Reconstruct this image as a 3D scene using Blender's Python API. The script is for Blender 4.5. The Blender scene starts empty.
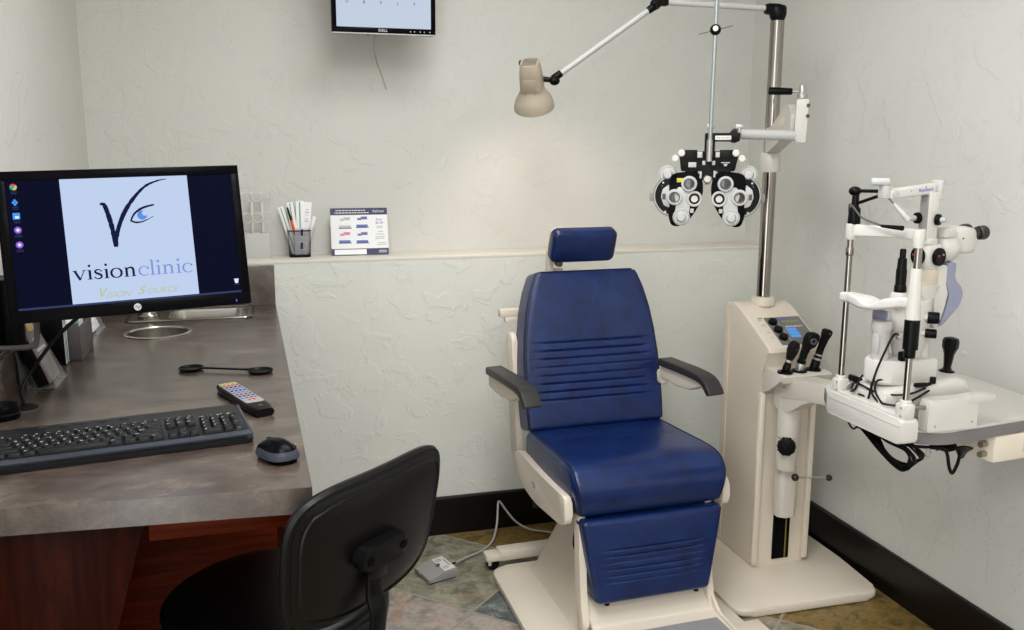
import bpy, bmesh, math, random
from mathutils import Vector, Matrix, Euler
random.seed(7)
SC = bpy.context.scene
COL = SC.collection
PI = math.pi
V = Vector


def R(d):
    return math.radians(d)


def lin(c):
    return c / 12.92 if c <= 0.04045 else ((c + 0.055) / 1.055) ** 2.4


def rgb(r, g, b):
    return (lin(r / 255), lin(g / 255), lin(b / 255), 1)


# ------------------------------------------------------------------ materials
def mat(name, col, rough=0.5, metal=0.0, var=0.0, vscale=8.0, bump=0.0, bscale=200.0, emit=None, estr=0.0,
        trans=0.0, ior=1.45, coat=0.0, alpha=1.0, spec=0.5):
    m = bpy.data.materials.new(name)
    m.use_nodes = True
    nt = m.node_tree
    b = nt.nodes['Principled BSDF']
    b.inputs['Base Color'].default_value = col
    b.inputs['Roughness'].default_value = rough
    b.inputs['Metallic'].default_value = metal
    b.inputs['IOR'].default_value = ior
    b.inputs['Transmission Weight'].default_value = trans
    b.inputs['Coat Weight'].default_value = coat
    b.inputs['Alpha'].default_value = alpha
    b.inputs['Specular IOR Level'].default_value = spec
    tc = nt.nodes.new('ShaderNodeTexCoord')
    if var > 0:
        n = nt.nodes.new('ShaderNodeTexNoise')
        n.inputs['Scale'].default_value = vscale
        n.inputs['Detail'].default_value = 5
        nt.links.new(tc.outputs['Object'], n.inputs['Vector'])
        mx = nt.nodes.new('ShaderNodeMix')
        mx.data_type = 'RGBA'
        mx.inputs['A'].default_value = tuple(max(0, c * (1 - var)) for c in col[:3]) + (1,)
        mx.inputs['B'].default_value = tuple(min(1, c * (1 + var)) for c in col[:3]) + (1,)
        nt.links.new(n.outputs['Fac'], mx.inputs['Factor'])
        nt.links.new(mx.outputs['Result'], b.inputs['Base Color'])
    if bump > 0:
        n2 = nt.nodes.new('ShaderNodeTexNoise')
        n2.inputs['Scale'].default_value = bscale
        n2.inputs['Detail'].default_value = 4
        nt.links.new(tc.outputs['Object'], n2.inputs['Vector'])
        bp = nt.nodes.new('ShaderNodeBump')
        bp.inputs['Strength'].default_value = bump
        bp.inputs['Distance'].default_value = 0.002
        nt.links.new(n2.outputs['Fac'], bp.inputs['Height'])
        nt.links.new(bp.outputs['Normal'], b.inputs['Normal'])
    if emit:
        b.inputs['Emission Color'].default_value = emit
        b.inputs['Emission Strength'].default_value = estr
    return m


def plaster(name, c1, c2):
    """skip-trowel plaster: flat paint with shallow knife-edge ridges"""
    m = bpy.data.materials.new(name)
    m.use_nodes = True
    nt = m.node_tree
    N = nt.nodes.new
    L = nt.links.new
    b = nt.nodes['Principled BSDF']
    b.inputs['Roughness'].default_value = 0.62
    b.inputs['Specular IOR Level'].default_value = 0.3
    tc = N('ShaderNodeTexCoord')
    w = N('ShaderNodeTexNoise')
    w.inputs['Scale'].default_value = 5.0
    w.inputs['Detail'].default_value = 3
    L(tc.outputs['Object'], w.inputs['Vector'])
    ad = N('ShaderNodeMix')
    ad.data_type = 'VECTOR'
    ad.inputs['Factor'].default_value = 0.10
    L(tc.outputs['Object'], ad.inputs['A'])
    L(w.outputs['Color'], ad.inputs['B'])
    n1 = N('ShaderNodeTexNoise')
    n1.inputs['Scale'].default_value = 10.0
    n1.inputs['Detail'].default_value = 8
    n1.inputs['Roughness'].default_value = 0.58
    n1.inputs['Distortion'].default_value = 0.5
    L(ad.outputs['Result'], n1.inputs['Vector'])
    r1 = N('ShaderNodeValToRGB')
    r1.color_ramp.elements[0].position = 0.52
    r1.color_ramp.elements[1].position = 0.57
    L(n1.outputs['Fac'], r1.inputs['Fac'])
    n2 = N('ShaderNodeTexNoise')
    n2.inputs['Scale'].default_value = 45.0
    n2.inputs['Detail'].default_value = 4
    L(tc.outputs['Object'], n2.inputs['Vector'])
    n3 = N('ShaderNodeTexNoise')
    n3.inputs['Scale'].default_value = 3.0
    n3.inputs['Detail'].default_value = 4
    L(tc.outputs['Object'], n3.inputs['Vector'])
    s1 = N('ShaderNodeMath')
    s1.operation = 'MULTIPLY_ADD'
    s1.inputs[1].default_value = 0.12
    L(n2.outputs['Fac'], s1.inputs[0])
    L(r1.outputs['Color'], s1.inputs[2])
    bp = N('ShaderNodeBump')
    bp.inputs['Strength'].default_value = 0.31
    bp.inputs['Distance'].default_value = 0.005
    L(s1.outputs['Value'], bp.inputs['Height'])
    L(bp.outputs['Normal'], b.inputs['Normal'])
    mx = N('ShaderNodeMix')
    mx.data_type = 'RGBA'
    mx.inputs['A'].default_value = c1
    mx.inputs['B'].default_value = c2
    L(n3.outputs['Fac'], mx.inputs['Factor'])
    L(mx.outputs['Result'], b.inputs['Base Color'])
    return m


def slate(name, node, side, seed=(0, 0)):
    """slate tiles of the given side laid at 45 degrees, each with its own colour, thin pale grout"""
    m = bpy.data.materials.new(name)
    m.use_nodes = True
    nt = m.node_tree
    N = nt.nodes.new
    L = nt.links.new
    b = nt.nodes['Principled BSDF']
    tc = N('ShaderNodeTexCoord')
    mp = N('ShaderNodeMapping')
    mp.vector_type = 'TEXTURE'
    mp.inputs['Location'].default_value = (node[0], node[1], 0)
    mp.inputs['Rotation'].default_value = (0, 0, R(45))
    mp.inputs['Scale'].default_value = (side, side, side)
    L(tc.outputs['Object'], mp.inputs['Vector'])
    # warp for the chipped edges
    nw = N('ShaderNodeTexNoise')
    nw.inputs['Scale'].default_value = 22
    nw.inputs['Detail'].default_value = 4
    L(tc.outputs['Object'], nw.inputs['Vector'])
    fl = N('ShaderNodeVectorMath')
    fl.operation = 'FLOOR'
    L(mp.outputs['Vector'], fl.inputs[0])
    sd = N('ShaderNodeVectorMath')
    sd.operation = 'ADD'
    sd.inputs[1].default_value = (seed[0], seed[1], 0)
    L(fl.outputs['Vector'], sd.inputs[0])
    wn = N('ShaderNodeTexWhiteNoise')
    wn.noise_dimensions = '2D'
    L(sd.outputs['Vector'], wn.inputs['Vector'])
    fr = N('ShaderNodeVectorMath')
    fr.operation = 'FRACTION'
    L(mp.outputs['Vector'], fr.inputs[0])
    sp = N('ShaderNodeSeparateXYZ')
    L(fr.outputs['Vector'], sp.inputs[0])

    def edge(o):
        a = N('ShaderNodeMath')
        a.operation = 'SUBTRACT'
        a.inputs[0].default_value = 1
        L(o, a.inputs[1])
        c = N('ShaderNodeMath')
        c.operation = 'MINIMUM'
        L(o, c.inputs[0])
        L(a.outputs[0], c.inputs[1])
        return c.outputs[0]
    mn = N('ShaderNodeMath')
    mn.operation = 'MINIMUM'
    L(edge(sp.outputs['X']), mn.inputs[0])
    L(edge(sp.outputs['Y']), mn.inputs[1])
    jit = N('ShaderNodeMath')
    jit.operation = 'MULTIPLY_ADD'
    jit.inputs[1].default_value = 0.022
    L(nw.outputs['Fac'], jit.inputs[0])
    L(mn.outputs[0], jit.inputs[2])
    gr = N('ShaderNodeMapRange')
    gr.inputs['From Min'].default_value = 0.017
    gr.inputs['From Max'].default_value = 0.025
    L(jit.outputs[0], gr.inputs['Value'])
    # colour of each tile: grey-green base with ochre, rust and blue cloudings
    ofs = N('ShaderNodeVectorMath')
    ofs.operation = 'MULTIPLY_ADD'
    ofs.inputs[1].default_value = (17, 17, 17)
    L(wn.outputs['Color'], ofs.inputs[0])
    L(tc.outputs['Object'], ofs.inputs[2])

    def noise(scale, det, rough=0.6, dist=0.0):
        n = N('ShaderNodeTexNoise')
        n.inputs['Scale'].default_value = scale
        n.inputs['Detail'].default_value = det
        n.inputs['Roughness'].default_value = rough
        n.inputs['Distortion'].default_value = dist
        L(ofs.outputs['Vector'], n.inputs['Vector'])
        return n.outputs['Fac']

    def ramp(f, stops):
        r = N('ShaderNodeValToRGB')
        e = r.color_ramp.elements
        e[0].position, e[0].color = stops[0]
        e[1].position, e[1].color = stops[-1]
        for p, c in stops[1:-1]:
            k = e.new(p)
            k.color = c
        L(f, r.inputs['Fac'])
        return r.outputs['Color']

    def mix(f, a, c):
        x = N('ShaderNodeMix')
        x.data_type = 'RGBA'
        if isinstance(f, float):
            x.inputs['Factor'].default_value = f
        else:
            L(f, x.inputs['Factor'])
        for s, q in (('A', a), ('B', c)):
            if isinstance(q, tuple):
                x.inputs[s].default_value = q
            else:
                L(q, x.inputs[s])
        return x.outputs['Result']
    base = ramp(noise(17, 12, 0.72, 0.3), [(0.36, rgb(84, 86, 74)), (0.47, rgb(124, 122, 104)), (0.55, rgb(150, 144, 124)), (0.66, rgb(166, 152, 132))])
    pinkish = ramp(noise(16, 12, 0.72, 0.3), [(0.36, rgb(112, 106, 102)), (0.47, rgb(152, 142, 134)), (0.56, rgb(172, 160, 150)), (0.68, rgb(136, 134, 126))])
    ochre = ramp(noise(14, 12, 0.70, 1.6), [(0.34, rgb(52, 46, 26)), (0.46, rgb(102, 88, 44)), (0.56, rgb(138, 108, 52)), (0.68, rgb(88, 80, 58))])
    dark = ramp(noise(18, 12, 0.74, 0.3), [(0.36, rgb(46, 52, 58)), (0.50, rgb(86, 92, 94)), (0.62, rgb(142, 144, 140))])
    sw = N('ShaderNodeSeparateColor')
    L(wn.outputs['Color'], sw.inputs[0])

    def step(o, lo, hi, top=0.95):
        m_ = N('ShaderNodeMapRange')
        m_.inputs['From Min'].default_value = lo
        m_.inputs['From Max'].default_value = hi
        m_.inputs['To Max'].default_value = top
        L(o, m_.inputs['Value'])
        return m_.outputs[0]
    sx_ = N('ShaderNodeSeparateXYZ')
    L(fl.outputs['Vector'], sx_.inputs[0])

    def mth(op, a_, b_=None, c_=None):
        m_ = N('ShaderNodeMath')
        m_.operation = op
        for k_, q_ in enumerate((a_, b_, c_)):
            if q_ is None:
                continue
            if isinstance(q_, (int, float)):
                m_.inputs[k_].default_value = q_
            else:
                L(q_, m_.inputs[k_])
        return m_.outputs[0]

    def is_(v, n_, k_):
        return mth('COMPARE', mth('FLOORED_MODULO', v, n_), k_, 0.2)
    ti, tj = sx_.outputs['X'], sx_.outputs['Y']
    c = mix(is_(ti, 4, 2), base, pinkish)
    c = mix(mth('MULTIPLY', is_(ti, 4, 0), 0.95), c, ochre)
    c = mix(mth('MULTIPLY', is_(mth('MULTIPLY_ADD', tj, 2, ti), 5, 0), 0.95), c, dark)
    # rust, ochre and blue-grey clouds within every tile
    c = mix(step(noise(6, 11, 0.68, 0.6), 0.55, 0.66, 0.6), c, rgb(160, 108, 72))
    c = mix(step(noise(5.3, 11, 0.68, 0.6), 0.57, 0.68, 0.6), c, rgb(120, 104, 62))
    c = mix(step(noise(7.7, 11, 0.68, 0.6), 0.56, 0.66, 0.65), c, rgb(92, 98, 104))
    c = mix(gr.outputs[0], rgb(156, 148, 136), c)
    L(c, b.inputs['Base Color'])
    b.inputs['Roughness'].default_value = 0.36
    # bump
    hb = N('ShaderNodeMath')
    hb.operation = 'MULTIPLY_ADD'
    hb.inputs[1].default_value = 0.8
    L(gr.outputs[0], hb.inputs[0])
    L(noise(14, 8, 0.65, 0.5), hb.inputs[2])
    bp = N('ShaderNodeBump')
    bp.inputs['Strength'].default_value = 0.5
    bp.inputs['Distance'].default_value = 0.006
    L(hb.outputs[0], bp.inputs['Height'])
    L(bp.outputs['Normal'], b.inputs['Normal'])
    return m


def clouded(name, stops, scale, rough, dist=0.6, bump=0.0, stretch=(1, 1, 1), detail=7, coat=0.0, spec=0.5, nrough=0.62):
    m = bpy.data.materials.new(name)
    m.use_nodes = True
    nt = m.node_tree
    b = nt.nodes['Principled BSDF']
    tc = nt.nodes.new('ShaderNodeTexCoord')
    mp = nt.nodes.new('ShaderNodeMapping')
    mp.inputs['Scale'].default_value = stretch
    nt.links.new(tc.outputs['Object'], mp.inputs['Vector'])
    n = nt.nodes.new('ShaderNodeTexNoise')
    n.inputs['Scale'].default_value = scale
    n.inputs['Detail'].default_value = detail
    n.inputs['Roughness'].default_value = nrough
    n.inputs['Distortion'].default_value = dist
    nt.links.new(mp.outputs['Vector'], n.inputs['Vector'])
    r = nt.nodes.new('ShaderNodeValToRGB')
    e = r.color_ramp.elements
    e[0].position, e[0].color = stops[0]
    e[1].position, e[1].color = stops[-1]
    for p, c in stops[1:-1]:
        k = e.new(p)
        k.color = c
    nt.links.new(n.outputs['Fac'], r.inputs['Fac'])
    nt.links.new(r.outputs['Color'], b.inputs['Base Color'])
    b.inputs['Roughness'].default_value = rough
    b.inputs['Coat Weight'].default_value = coat
    b.inputs['Specular IOR Level'].default_value = spec
    if bump:
        bp = nt.nodes.new('ShaderNodeBump')
        bp.inputs['Strength'].default_value = bump
        bp.inputs['Distance'].default_value = 0.002
        nt.links.new(n.outputs['Fac'], bp.inputs['Height'])
        nt.links.new(bp.outputs['Normal'], b.inputs['Normal'])
    return m


# ------------------------------------------------------------------ mesh building
def frame(o, x=None, y=None, z=None):
    """4x4 from origin and two axes (the third is derived)"""
    if x is not None and y is not None:
        x = V(x).normalized(); y = V(y); y = (y - x * y.dot(x)).normalized(); z = x.cross(y)
    elif x is not None and z is not None:
        x = V(x).normalized(); z = V(z); z = (z - x * z.dot(x)).normalized(); y = z.cross(x)
    else:
        z = V(z).normalized()
        h = V((0, 0, 1)) if abs(z.z) < 0.9 else V((0, 1, 0))
        x = h.cross(z).normalized(); y = z.cross(x)
    M = Matrix((x, y, z)).transposed().to_4x4()
    M.translation = V(o)
    return M


def yaw(o, deg):
    return Matrix.Translation(V(o)) @ Matrix.Rotation(R(deg), 4, 'Z')


def rrect(w, h, r, n=6, c=(0, 0)):
    """rounded rectangle outline, counter-clockwise"""
    pts = []
    r = min(r, w / 2 - 1e-5, h / 2 - 1e-5)
    for sx, sy, a0 in ((1, 1, 0), (-1, 1, 90), (-1, -1, 180), (1, -1, 270)):
        for k in range(n + 1):
            a = R(a0 + 90 * k / n)
            pts.append((c[0] + sx * (w / 2 - r) + r * math.cos(a), c[1] + sy * (h / 2 - r) + r * math.sin(a)))
    return pts


def rpoly(pts, r, n=5):
    """round the corners of a polygon; r a number or one per corner"""
    out = []
    N = len(pts)
    for i in range(N):
        p0, p, p1 = V(pts[i - 1]), V(pts[i]), V(pts[(i + 1) % N])
        ri = r[i] if isinstance(r, (list, tuple)) else r
        a, b = (p0 - p), (p1 - p)
        if ri <= 0:
            out.append(tuple(p)); continue
        t = min(ri, a.length * 0.48, b.length * 0.48)
        q0, q1 = p + a.normalized() * t, p + b.normalized() * t
        for k in range(n + 1):
            s = k / n
            out.append(tuple(q0 * (1 - s) ** 2 + p * 2 * s * (1 - s) + q1 * s * s))
    return out


def spline(pts, n=8, closed=False):
    P = [V(p) for p in pts]
    out = []
    N = len(P)
    rng = range(N) if closed else range(N - 1)
    for i in rng:
        if closed:
            a, b, c, d = P[i - 1], P[i], P[(i + 1) % N], P[(i + 2) % N]
        else:
            a, b, c, d = P[max(i - 1, 0)], P[i], P[i + 1], P[min(i + 2, N - 1)]
        for k in range(n):
            t = k / n
            out.append(0.5 * ((2 * b) + (c - a) * t + (2 * a - 5 * b + 4 * c - d) * t * t + (3 * b - a - 3 * c + d) * t ** 3))
    if not closed:
        out.append(P[-1])
    return out


class MB:
    def __init__(self):
        self.bm = bmesh.new()

    def merge(self, t, M=None):
        if M is not None:
            bmesh.ops.transform(t, matrix=M, verts=t.verts)
        bmesh.ops.recalc_face_normals(t, faces=t.faces)
        me = bpy.data.meshes.new('tmp')
        t.to_mesh(me)
        t.free()
        self.bm.from_mesh(me)
        bpy.data.meshes.remove(me)
        return self

    def box(self, c, s, bev=0.002, M=None, seg=2, rz=0):
        t = bmesh.new()
        bmesh.ops.create_cube(t, size=1)
        bmesh.ops.scale(t, vec=V(s), verts=t.verts)
        b = min(bev, min(s) * 0.49)
        if b > 0:
            bmesh.ops.bevel(t, geom=list(t.edges), offset=b, segments=seg, profile=0.5, affect='EDGES', clamp_overlap=True)
        X = Matrix.Translation(V(c)) @ Matrix.Rotation(R(rz), 4, 'Z')
        return self.merge(t, (M @ X) if M is not None else X)

    def lathe(self, prof, M, n=24, capped=True):
        """profile of (radius, height) turned about M's local Z"""
        t = bmesh.new()
        rings = []
        for r, h in prof:
            if r < 1e-6:
                rings.append([t.verts.new((0, 0, h))])
            else:
                rings.append([t.verts.new((r * math.cos(2 * PI * k / n), r * math.sin(2 * PI * k / n), h)) for k in range(n)])
        for a, b in zip(rings[:-1], rings[1:]):
            for k in range(n):
                q = [a[k % len(a)], a[(k + 1) % len(a)], b[(k + 1) % len(b)], b[k % len(b)]]
                u = []
                for v in q:
                    if v not in u:
                        u.append(v)
                if len(u) > 2:
                    t.faces.new(u)
        if capped:
            for g in (rings[0], rings[-1]):
                if len(g) > 2:
                    t.faces.new(g)
        return self.merge(t, M)

    def cyl(self, p0, p1, r0, r1=None, n=20, bev=0.0):
        r1 = r0 if r1 is None else r1
        p0, p1 = V(p0), V(p1)
        h = (p1 - p0).length
        M = frame(p0, z=p1 - p0)
        if bev > 0:
            b = min(bev, h * 0.45, min(r0, r1) * 0.9)
            s = [(0.0, 0.0)] if False else []
            prof = [(r0 - b, 0), (r0 - b * 0.3, b * 0.3), (r0, b), (r1, h - b), (r1 - b * 0.3, h - b * 0.3), (r1 - b, h)]
        else:
            prof = [(r0, 0), (r1, h)]
        return self.lathe(prof, M, n)

    def tube(self, pts, r, n=10, closed=False, cap=True):
        P = [V(p) for p in pts]
        t = bmesh.new()
        N = len(P)
        rr = r if isinstance(r, (list, tuple)) else [r] * N
        tan = []
        for i in range(N):
            a = P[i - 1] if (i > 0 or closed) else P[i]
            b = P[(i + 1) % N] if (i < N - 1 or closed) else P[i]
            d = b - a
            tan.append(d.normalized() if d.length > 1e-9 else V((0, 0, 1)))
        u = tan[0].orthogonal().normalized()
        rings = []
        for i in range(N):
            u = (u - tan[i] * u.dot(tan[i]))
            u = u.normalized() if u.length > 1e-6 else tan[i].orthogonal().normalized()
            w = tan[i].cross(u)
            rings.append([t.verts.new(P[i] + (u * math.cos(2 * PI * k / n) + w * math.sin(2 * PI * k / n)) * rr[i]) for k in range(n)])
        for i in range(N if closed else N - 1):
            a, b = rings[i], rings[(i + 1) % N]
            for k in range(n):
                t.faces.new((a[k], a[(k + 1) % n], b[(k + 1) % n], b[k]))
        if cap and not closed:
            t.faces.new(rings[0]); t.faces.new(rings[-1])
        return self.merge(t)

    def prism(self, poly, M, d0, d1, bev=0.0, seg=2):
        """polygon in M's local XY extruded along local Z from d0 to d1"""
        t = bmesh.new()
        a = [t.verts.new((p[0], p[1], d0)) for p in poly]
        b = [t.verts.new((p[0], p[1], d1)) for p in poly]
        n = len(poly)
        f0 = t.faces.new(a); f1 = t.faces.new(b)
        for k in range(n):
            t.faces.new((a[k], a[(k + 1) % n], b[(k + 1) % n], b[k]))
        if bev > 0:
            es = [e for e in f0.edges] + [e for e in f1.edges]
            bmesh.ops.bevel(t, geom=es, offset=bev, segments=seg, profile=0.5, affect='EDGES', clamp_overlap=True)
        return self.merge(t, M)

    def loft(self, secs, cap=True, closed=False):
        t = bmesh.new()
        rings = [[t.verts.new(V(p)) for p in s] for s in secs]
        n = len(rings[0])
        for i in range(len(rings) if closed else len(rings) - 1):
            a, b = rings[i], rings[(i + 1) % len(rings)]
            for k in range(n):
                t.faces.new((a[k], a[(k + 1) % n], b[(k + 1) % n], b[k]))
        if cap and not closed:
            t.faces.new(rings[0]); t.faces.new(rings[-1])
        return self.merge(t)

    def ball(self, c, r, s=(1, 1, 1), M=None, n=20):
        t = bmesh.new()
        bmesh.ops.create_uvsphere(t, u_segments=n, v_segments=max(8, n // 2), radius=r)
        bmesh.ops.scale(t, vec=V(s), verts=t.verts)
        X = Matrix.Translation(V(c))
        return self.merge(t, (M @ X) if M is not None else X)

    def torus(self, M, r, rt, n=28, m=8):
        return self.tube([M @ V((r * math.cos(2 * PI * k / n), r * math.sin(2 * PI * k / n), 0)) for k in range(n)], rt, m, closed=True)

    def ring(self, M, ro, ri, h, n=28):
        """flat washer with height h"""
        return self.loft([[M @ V((a * math.cos(2 * PI * k / n), a * math.sin(2 * PI * k / n), z)) for k in range(n)]
                          for a, z in ((ro, 0), (ro, h * 0.8), (ro - h * 0.2, h), (ri + h * 0.2, h), (ri, h * 0.8), (ri, 0))], closed=True)

    def slab(self, us, vs, f, back):
        """closed pillow: f(u,v) is the front point and back(u,v) the rear point, stitched round the rim"""
        t = bmesh.new()
        A = [[t.verts.new(f(u, v)) for u in us] for v in vs]
        B = [[t.verts.new(back(u, v)) for u in us] for v in vs]
        nu, nv = len(us), len(vs)
        for j in range(nv - 1):
            for i in range(nu - 1):
                t.faces.new((A[j][i], A[j][i + 1], A[j + 1][i + 1], A[j + 1][i]))
                t.faces.new((B[j][i], B[j + 1][i], B[j + 1][i + 1], B[j][i + 1]))
        for i in range(nu - 1):
            t.faces.new((A[0][i], B[0][i], B[0][i + 1], A[0][i + 1]))
            t.faces.new((A[-1][i], A[-1][i + 1], B[-1][i + 1], B[-1][i]))
        for j in range(nv - 1):
            t.faces.new((A[j][0], A[j + 1][0], B[j + 1][0], B[j][0]))
            t.faces.new((A[j][-1], B[j][-1], B[j + 1][-1], A[j + 1][-1]))
        return self.merge(t)

    def build(self, name, m, parent=None, M=None, sharp=38, inv=None):
        """one mesh object. inv: matrix to express world-built vertices in (the root's matrix)"""
        bm = self.bm
        if inv is not None:
            bmesh.ops.transform(bm, matrix=inv.inverted(), verts=bm.verts)
        c = R(sharp)
        for f in bm.faces:
            f.smooth = True
        for e in bm.edges:
            if len(e.link_faces) == 2:
                e.smooth = e.calc_face_angle(0) < c
        me = bpy.data.meshes.new(name)
        bm.to_mesh(me)
        bm.free()
        o = bpy.data.objects.new(name, me)
        COL.objects.link(o)
        if m:
            me.materials.append(m)
        if parent:
            o.parent = parent
        if M is not None:
            o.matrix_basis = M
        return o


ROOT = {}


class T:
    """a thing: an Empty at its base; parts are built in world or in local coordinates"""
    def __init__(self, name, label, cat, M=None, loc=None, rz=0, group=None):
        self.M = M if M is not None else yaw(loc, rz)
        o = bpy.data.objects.new(name, None)
        o.empty_display_size = 0.05
        COL.objects.link(o)
        o.matrix_basis = self.M
        o['label'] = label
        o['category'] = cat
        if group:
            o['group'] = group
        self.o = o

    def w(self, mb, name, m, parent=None, sharp=38, label=None):      # world-built part
        o = mb.build(name, m, parent or self.o, inv=self.M, sharp=sharp)
        if label:
            o['label'] = label
        return o

    def l(self, mb, name, m, parent=None, sharp=38, label=None):      # local-built part
        o = mb.build(name, m, parent or self.o, sharp=sharp)
        if label:
            o['label'] = label
        return o


def tag(o, label, cat, group=None, kind=None):
    o['label'] = label
    o['category'] = cat
    if group:
        o['group'] = group
    if kind:
        o['kind'] = kind
    return o


def struct(mb, name, m, label=None):
    o = mb.build(name, m)
    o['kind'] = 'structure'
    if label:
        o['label'] = label
    return o


def text_mb(s, size, M, ext=0.0003, align='CENTER', shear=0.0, sx=1.0, space=1.0, thin=0.0):
    """lettering in M's local XY plane facing local +Z"""
    c = bpy.data.curves.new('lettering', 'FONT')
    c.body = s
    c.size = size
    c.align_x = align
    c.align_y = 'CENTER'
    c.extrude = ext
    c.shear = shear
    c.space_character = space
    c.offset = -thin
    o = bpy.data.objects.new('lettering', c)
    COL.objects.link(o)
    dg = bpy.context.evaluated_depsgraph_get()
    me = bpy.data.meshes.new_from_object(o.evaluated_get(dg))
    bpy.data.objects.remove(o)
    bpy.data.curves.remove(c)
    mb = MB()
    me.transform(M @ Matrix.Diagonal((sx, 1, 1, 1)))
    mb.bm.from_mesh(me)
    bpy.data.meshes.remove(me)
    return mb


def flat_strokes(mb, pts, ws, M, z0=0.0, z1=0.0004):
    """a brush stroke: polyline with a width at each point, laid in M's local XY plane"""
    P = [V((p[0], p[1])) for p in pts]
    n = len(P)
    Lp, Rp = [], []
    for i in range(n):
        d = (P[min(i + 1, n - 1)] - P[max(i - 1, 0)]).normalized()
        q = V((-d.y, d.x)) * (ws[i] if isinstance(ws, (list, tuple)) else ws) * 0.5
        Lp.append(P[i] + q)
        Rp.append(P[i] - q)
    secs = []
    for a, b in zip(Lp, Rp):
        secs.append([M @ V((a.x, a.y, z0)), M @ V((b.x, b.y, z0)), M @ V((b.x, b.y, z1)), M @ V((a.x, a.y, z1))])
    return mb.loft(secs)


FACE = Matrix.Rotation(R(90), 4, 'X')          # local XY plane stood up to face -Y
SEED = (0, 0)
# ------------------------------------------------------------------ palette
M_UP = plaster('cream_plaster', rgb(204, 203, 197), rgb(211, 210, 204))
M_LOW = plaster('pale_grey_plaster', rgb(216, 217, 210), rgb(222, 223, 216))
M_LEDGE = mat('ledge_paint', rgb(222, 217, 206), 0.6, bump=0.1, bscale=60)
M_FLOOR = slate('slate_tile', (0.595, 3.280), 0.447, SEED)
M_CEIL = mat('ceiling_paint', rgb(235, 232, 224), 0.9)
M_BASE = mat('espresso_board', rgb(15, 10, 9), 0.30, var=0.35, vscale=5, spec=0.3)
M_COUNTER = clouded('brown_stone_laminate', [(0.30, rgb(46, 38, 34)), (0.45, rgb(69, 58, 52)), (0.55, rgb(87, 75, 68)), (0.70, rgb(114, 100, 88))], 7.5, 0.25, 0.2, detail=15, stretch=(1, 1.7, 1), nrough=0.76, spec=1.0)
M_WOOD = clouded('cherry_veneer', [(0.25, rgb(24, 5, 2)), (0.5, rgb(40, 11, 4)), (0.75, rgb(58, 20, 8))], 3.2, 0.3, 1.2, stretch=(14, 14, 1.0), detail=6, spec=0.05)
M_WOOD_LIT = clouded('cherry_veneer_rail', [(0.25, rgb(58, 16, 6)), (0.5, rgb(84, 28, 11)), (0.75, rgb(104, 42, 18))], 3.2, 0.3, 1.2, stretch=(1.0, 1.0, 14), detail=6, spec=0.05)  # cherry veneer lightened to paint in the light on the back panel
M_STEEL = mat('brushed_steel', rgb(200, 196, 190), 0.25, 1.0, bump=0.05, bscale=120)
M_CHROME = mat('chrome', rgb(158, 152, 145), 0.12, 1.0)
M_DSTEEL = mat('satin_steel', rgb(178, 176, 172), 0.4, 0.8)
M_BEIGE = mat('beige_enamel', rgb(221, 210, 194), 0.38, var=0.03)
M_BEIGE2 = mat('beige_moulding', rgb(211, 199, 182), 0.45, var=0.03)
M_WHITE = mat('white_enamel', rgb(202, 198, 192), 0.33, var=0.02)
M_WHITEP = mat('white_plastic', rgb(212, 210, 205), 0.4)
M_BLACK = mat('black_plastic', rgb(9, 9, 10), 0.36, spec=0.16)
M_GLOSS = mat('gloss_black', rgb(5, 5, 8), 0.25, spec=0.06)
M_RUBBER = mat('black_rubber', rgb(14, 14, 14), 0.6, spec=0.2, bump=0.2, bscale=300)
M_ARM = mat('charcoal_armpad', rgb(44, 42, 42), 0.45, bump=0.15, bscale=400)
M_BLUE = clouded('blue_vinyl', [(0.25, rgb(3, 20, 58)), (0.5, rgb(7, 32, 82)), (0.75, rgb(15, 44, 98))], 14, 0.32, 0.5, bump=0.18, spec=0.5)
M_PIPE = mat('navy_piping', rgb(10, 18, 50), 0.4)
M_LEATHER = mat('black_leather', rgb(7, 6, 6), 0.36, bump=0.2, bscale=160, spec=0.3)
M_GREY = mat('grey_plastic', rgb(146, 144, 142), 0.45)
M_DGREY = mat('dark_grey_plastic', rgb(84, 80, 80), 0.5)
M_LGREY = mat('light_grey_plastic', rgb(188, 188, 186), 0.4)
M_OFFW = mat('off_white_enamel', rgb(208, 201, 191), 0.38, var=0.02)
M_LAV = mat('lavender_grey_plastic', rgb(138, 140, 162), 0.45)
M_EDGE = mat('grey_edge_band', rgb(118, 112, 112), 0.5)
M_GLASS = mat('dark_lens', rgb(30, 26, 22), 0.06, coat=1.0)
M_ACRYL = mat('clear_acrylic', (0.9, 0.92, 0.95, 1), 0.05, alpha=0.10)
M_TREAD = mat('grey_tread', rgb(150, 148, 150), 0.7, bump=0.6, bscale=260)
M_KEY = mat('key_plastic', rgb(17, 18, 21), 0.42, spec=0.3)
M_KBODY = mat('keyboard_plastic', rgb(24, 25, 29), 0.4, spec=0.3)
M_KRIM = mat('keyboard_rim', rgb(54, 57, 66), 0.35, spec=0.3)
M_PRINT = mat('white_print', rgb(225, 225, 225), 0.6)
M_NAVYP = mat('navy_print', rgb(66, 68, 98), 0.6)
M_PAPER = mat('white_paper', rgb(240, 240, 242), 0.7)
M_RED = mat('red_plastic', rgb(190, 50, 44), 0.4)
M_ORANGE = mat('orange_plastic', rgb(236, 98, 40), 0.4)
M_GREEN = mat('green_print', rgb(96, 160, 110), 0.6)
M_BLUEP = mat('blue_print', rgb(90, 112, 190), 0.6)
M_PURPLE = mat('purple_print', rgb(120, 104, 178), 0.6)
M_PINK = mat('pink_print', rgb(216, 130, 160), 0.6)
M_NAVYB = mat('navy_ink', rgb(44, 48, 110), 0.6)
M_YELLOW = mat('yellow_print', rgb(196, 186, 60), 0.6)
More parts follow.
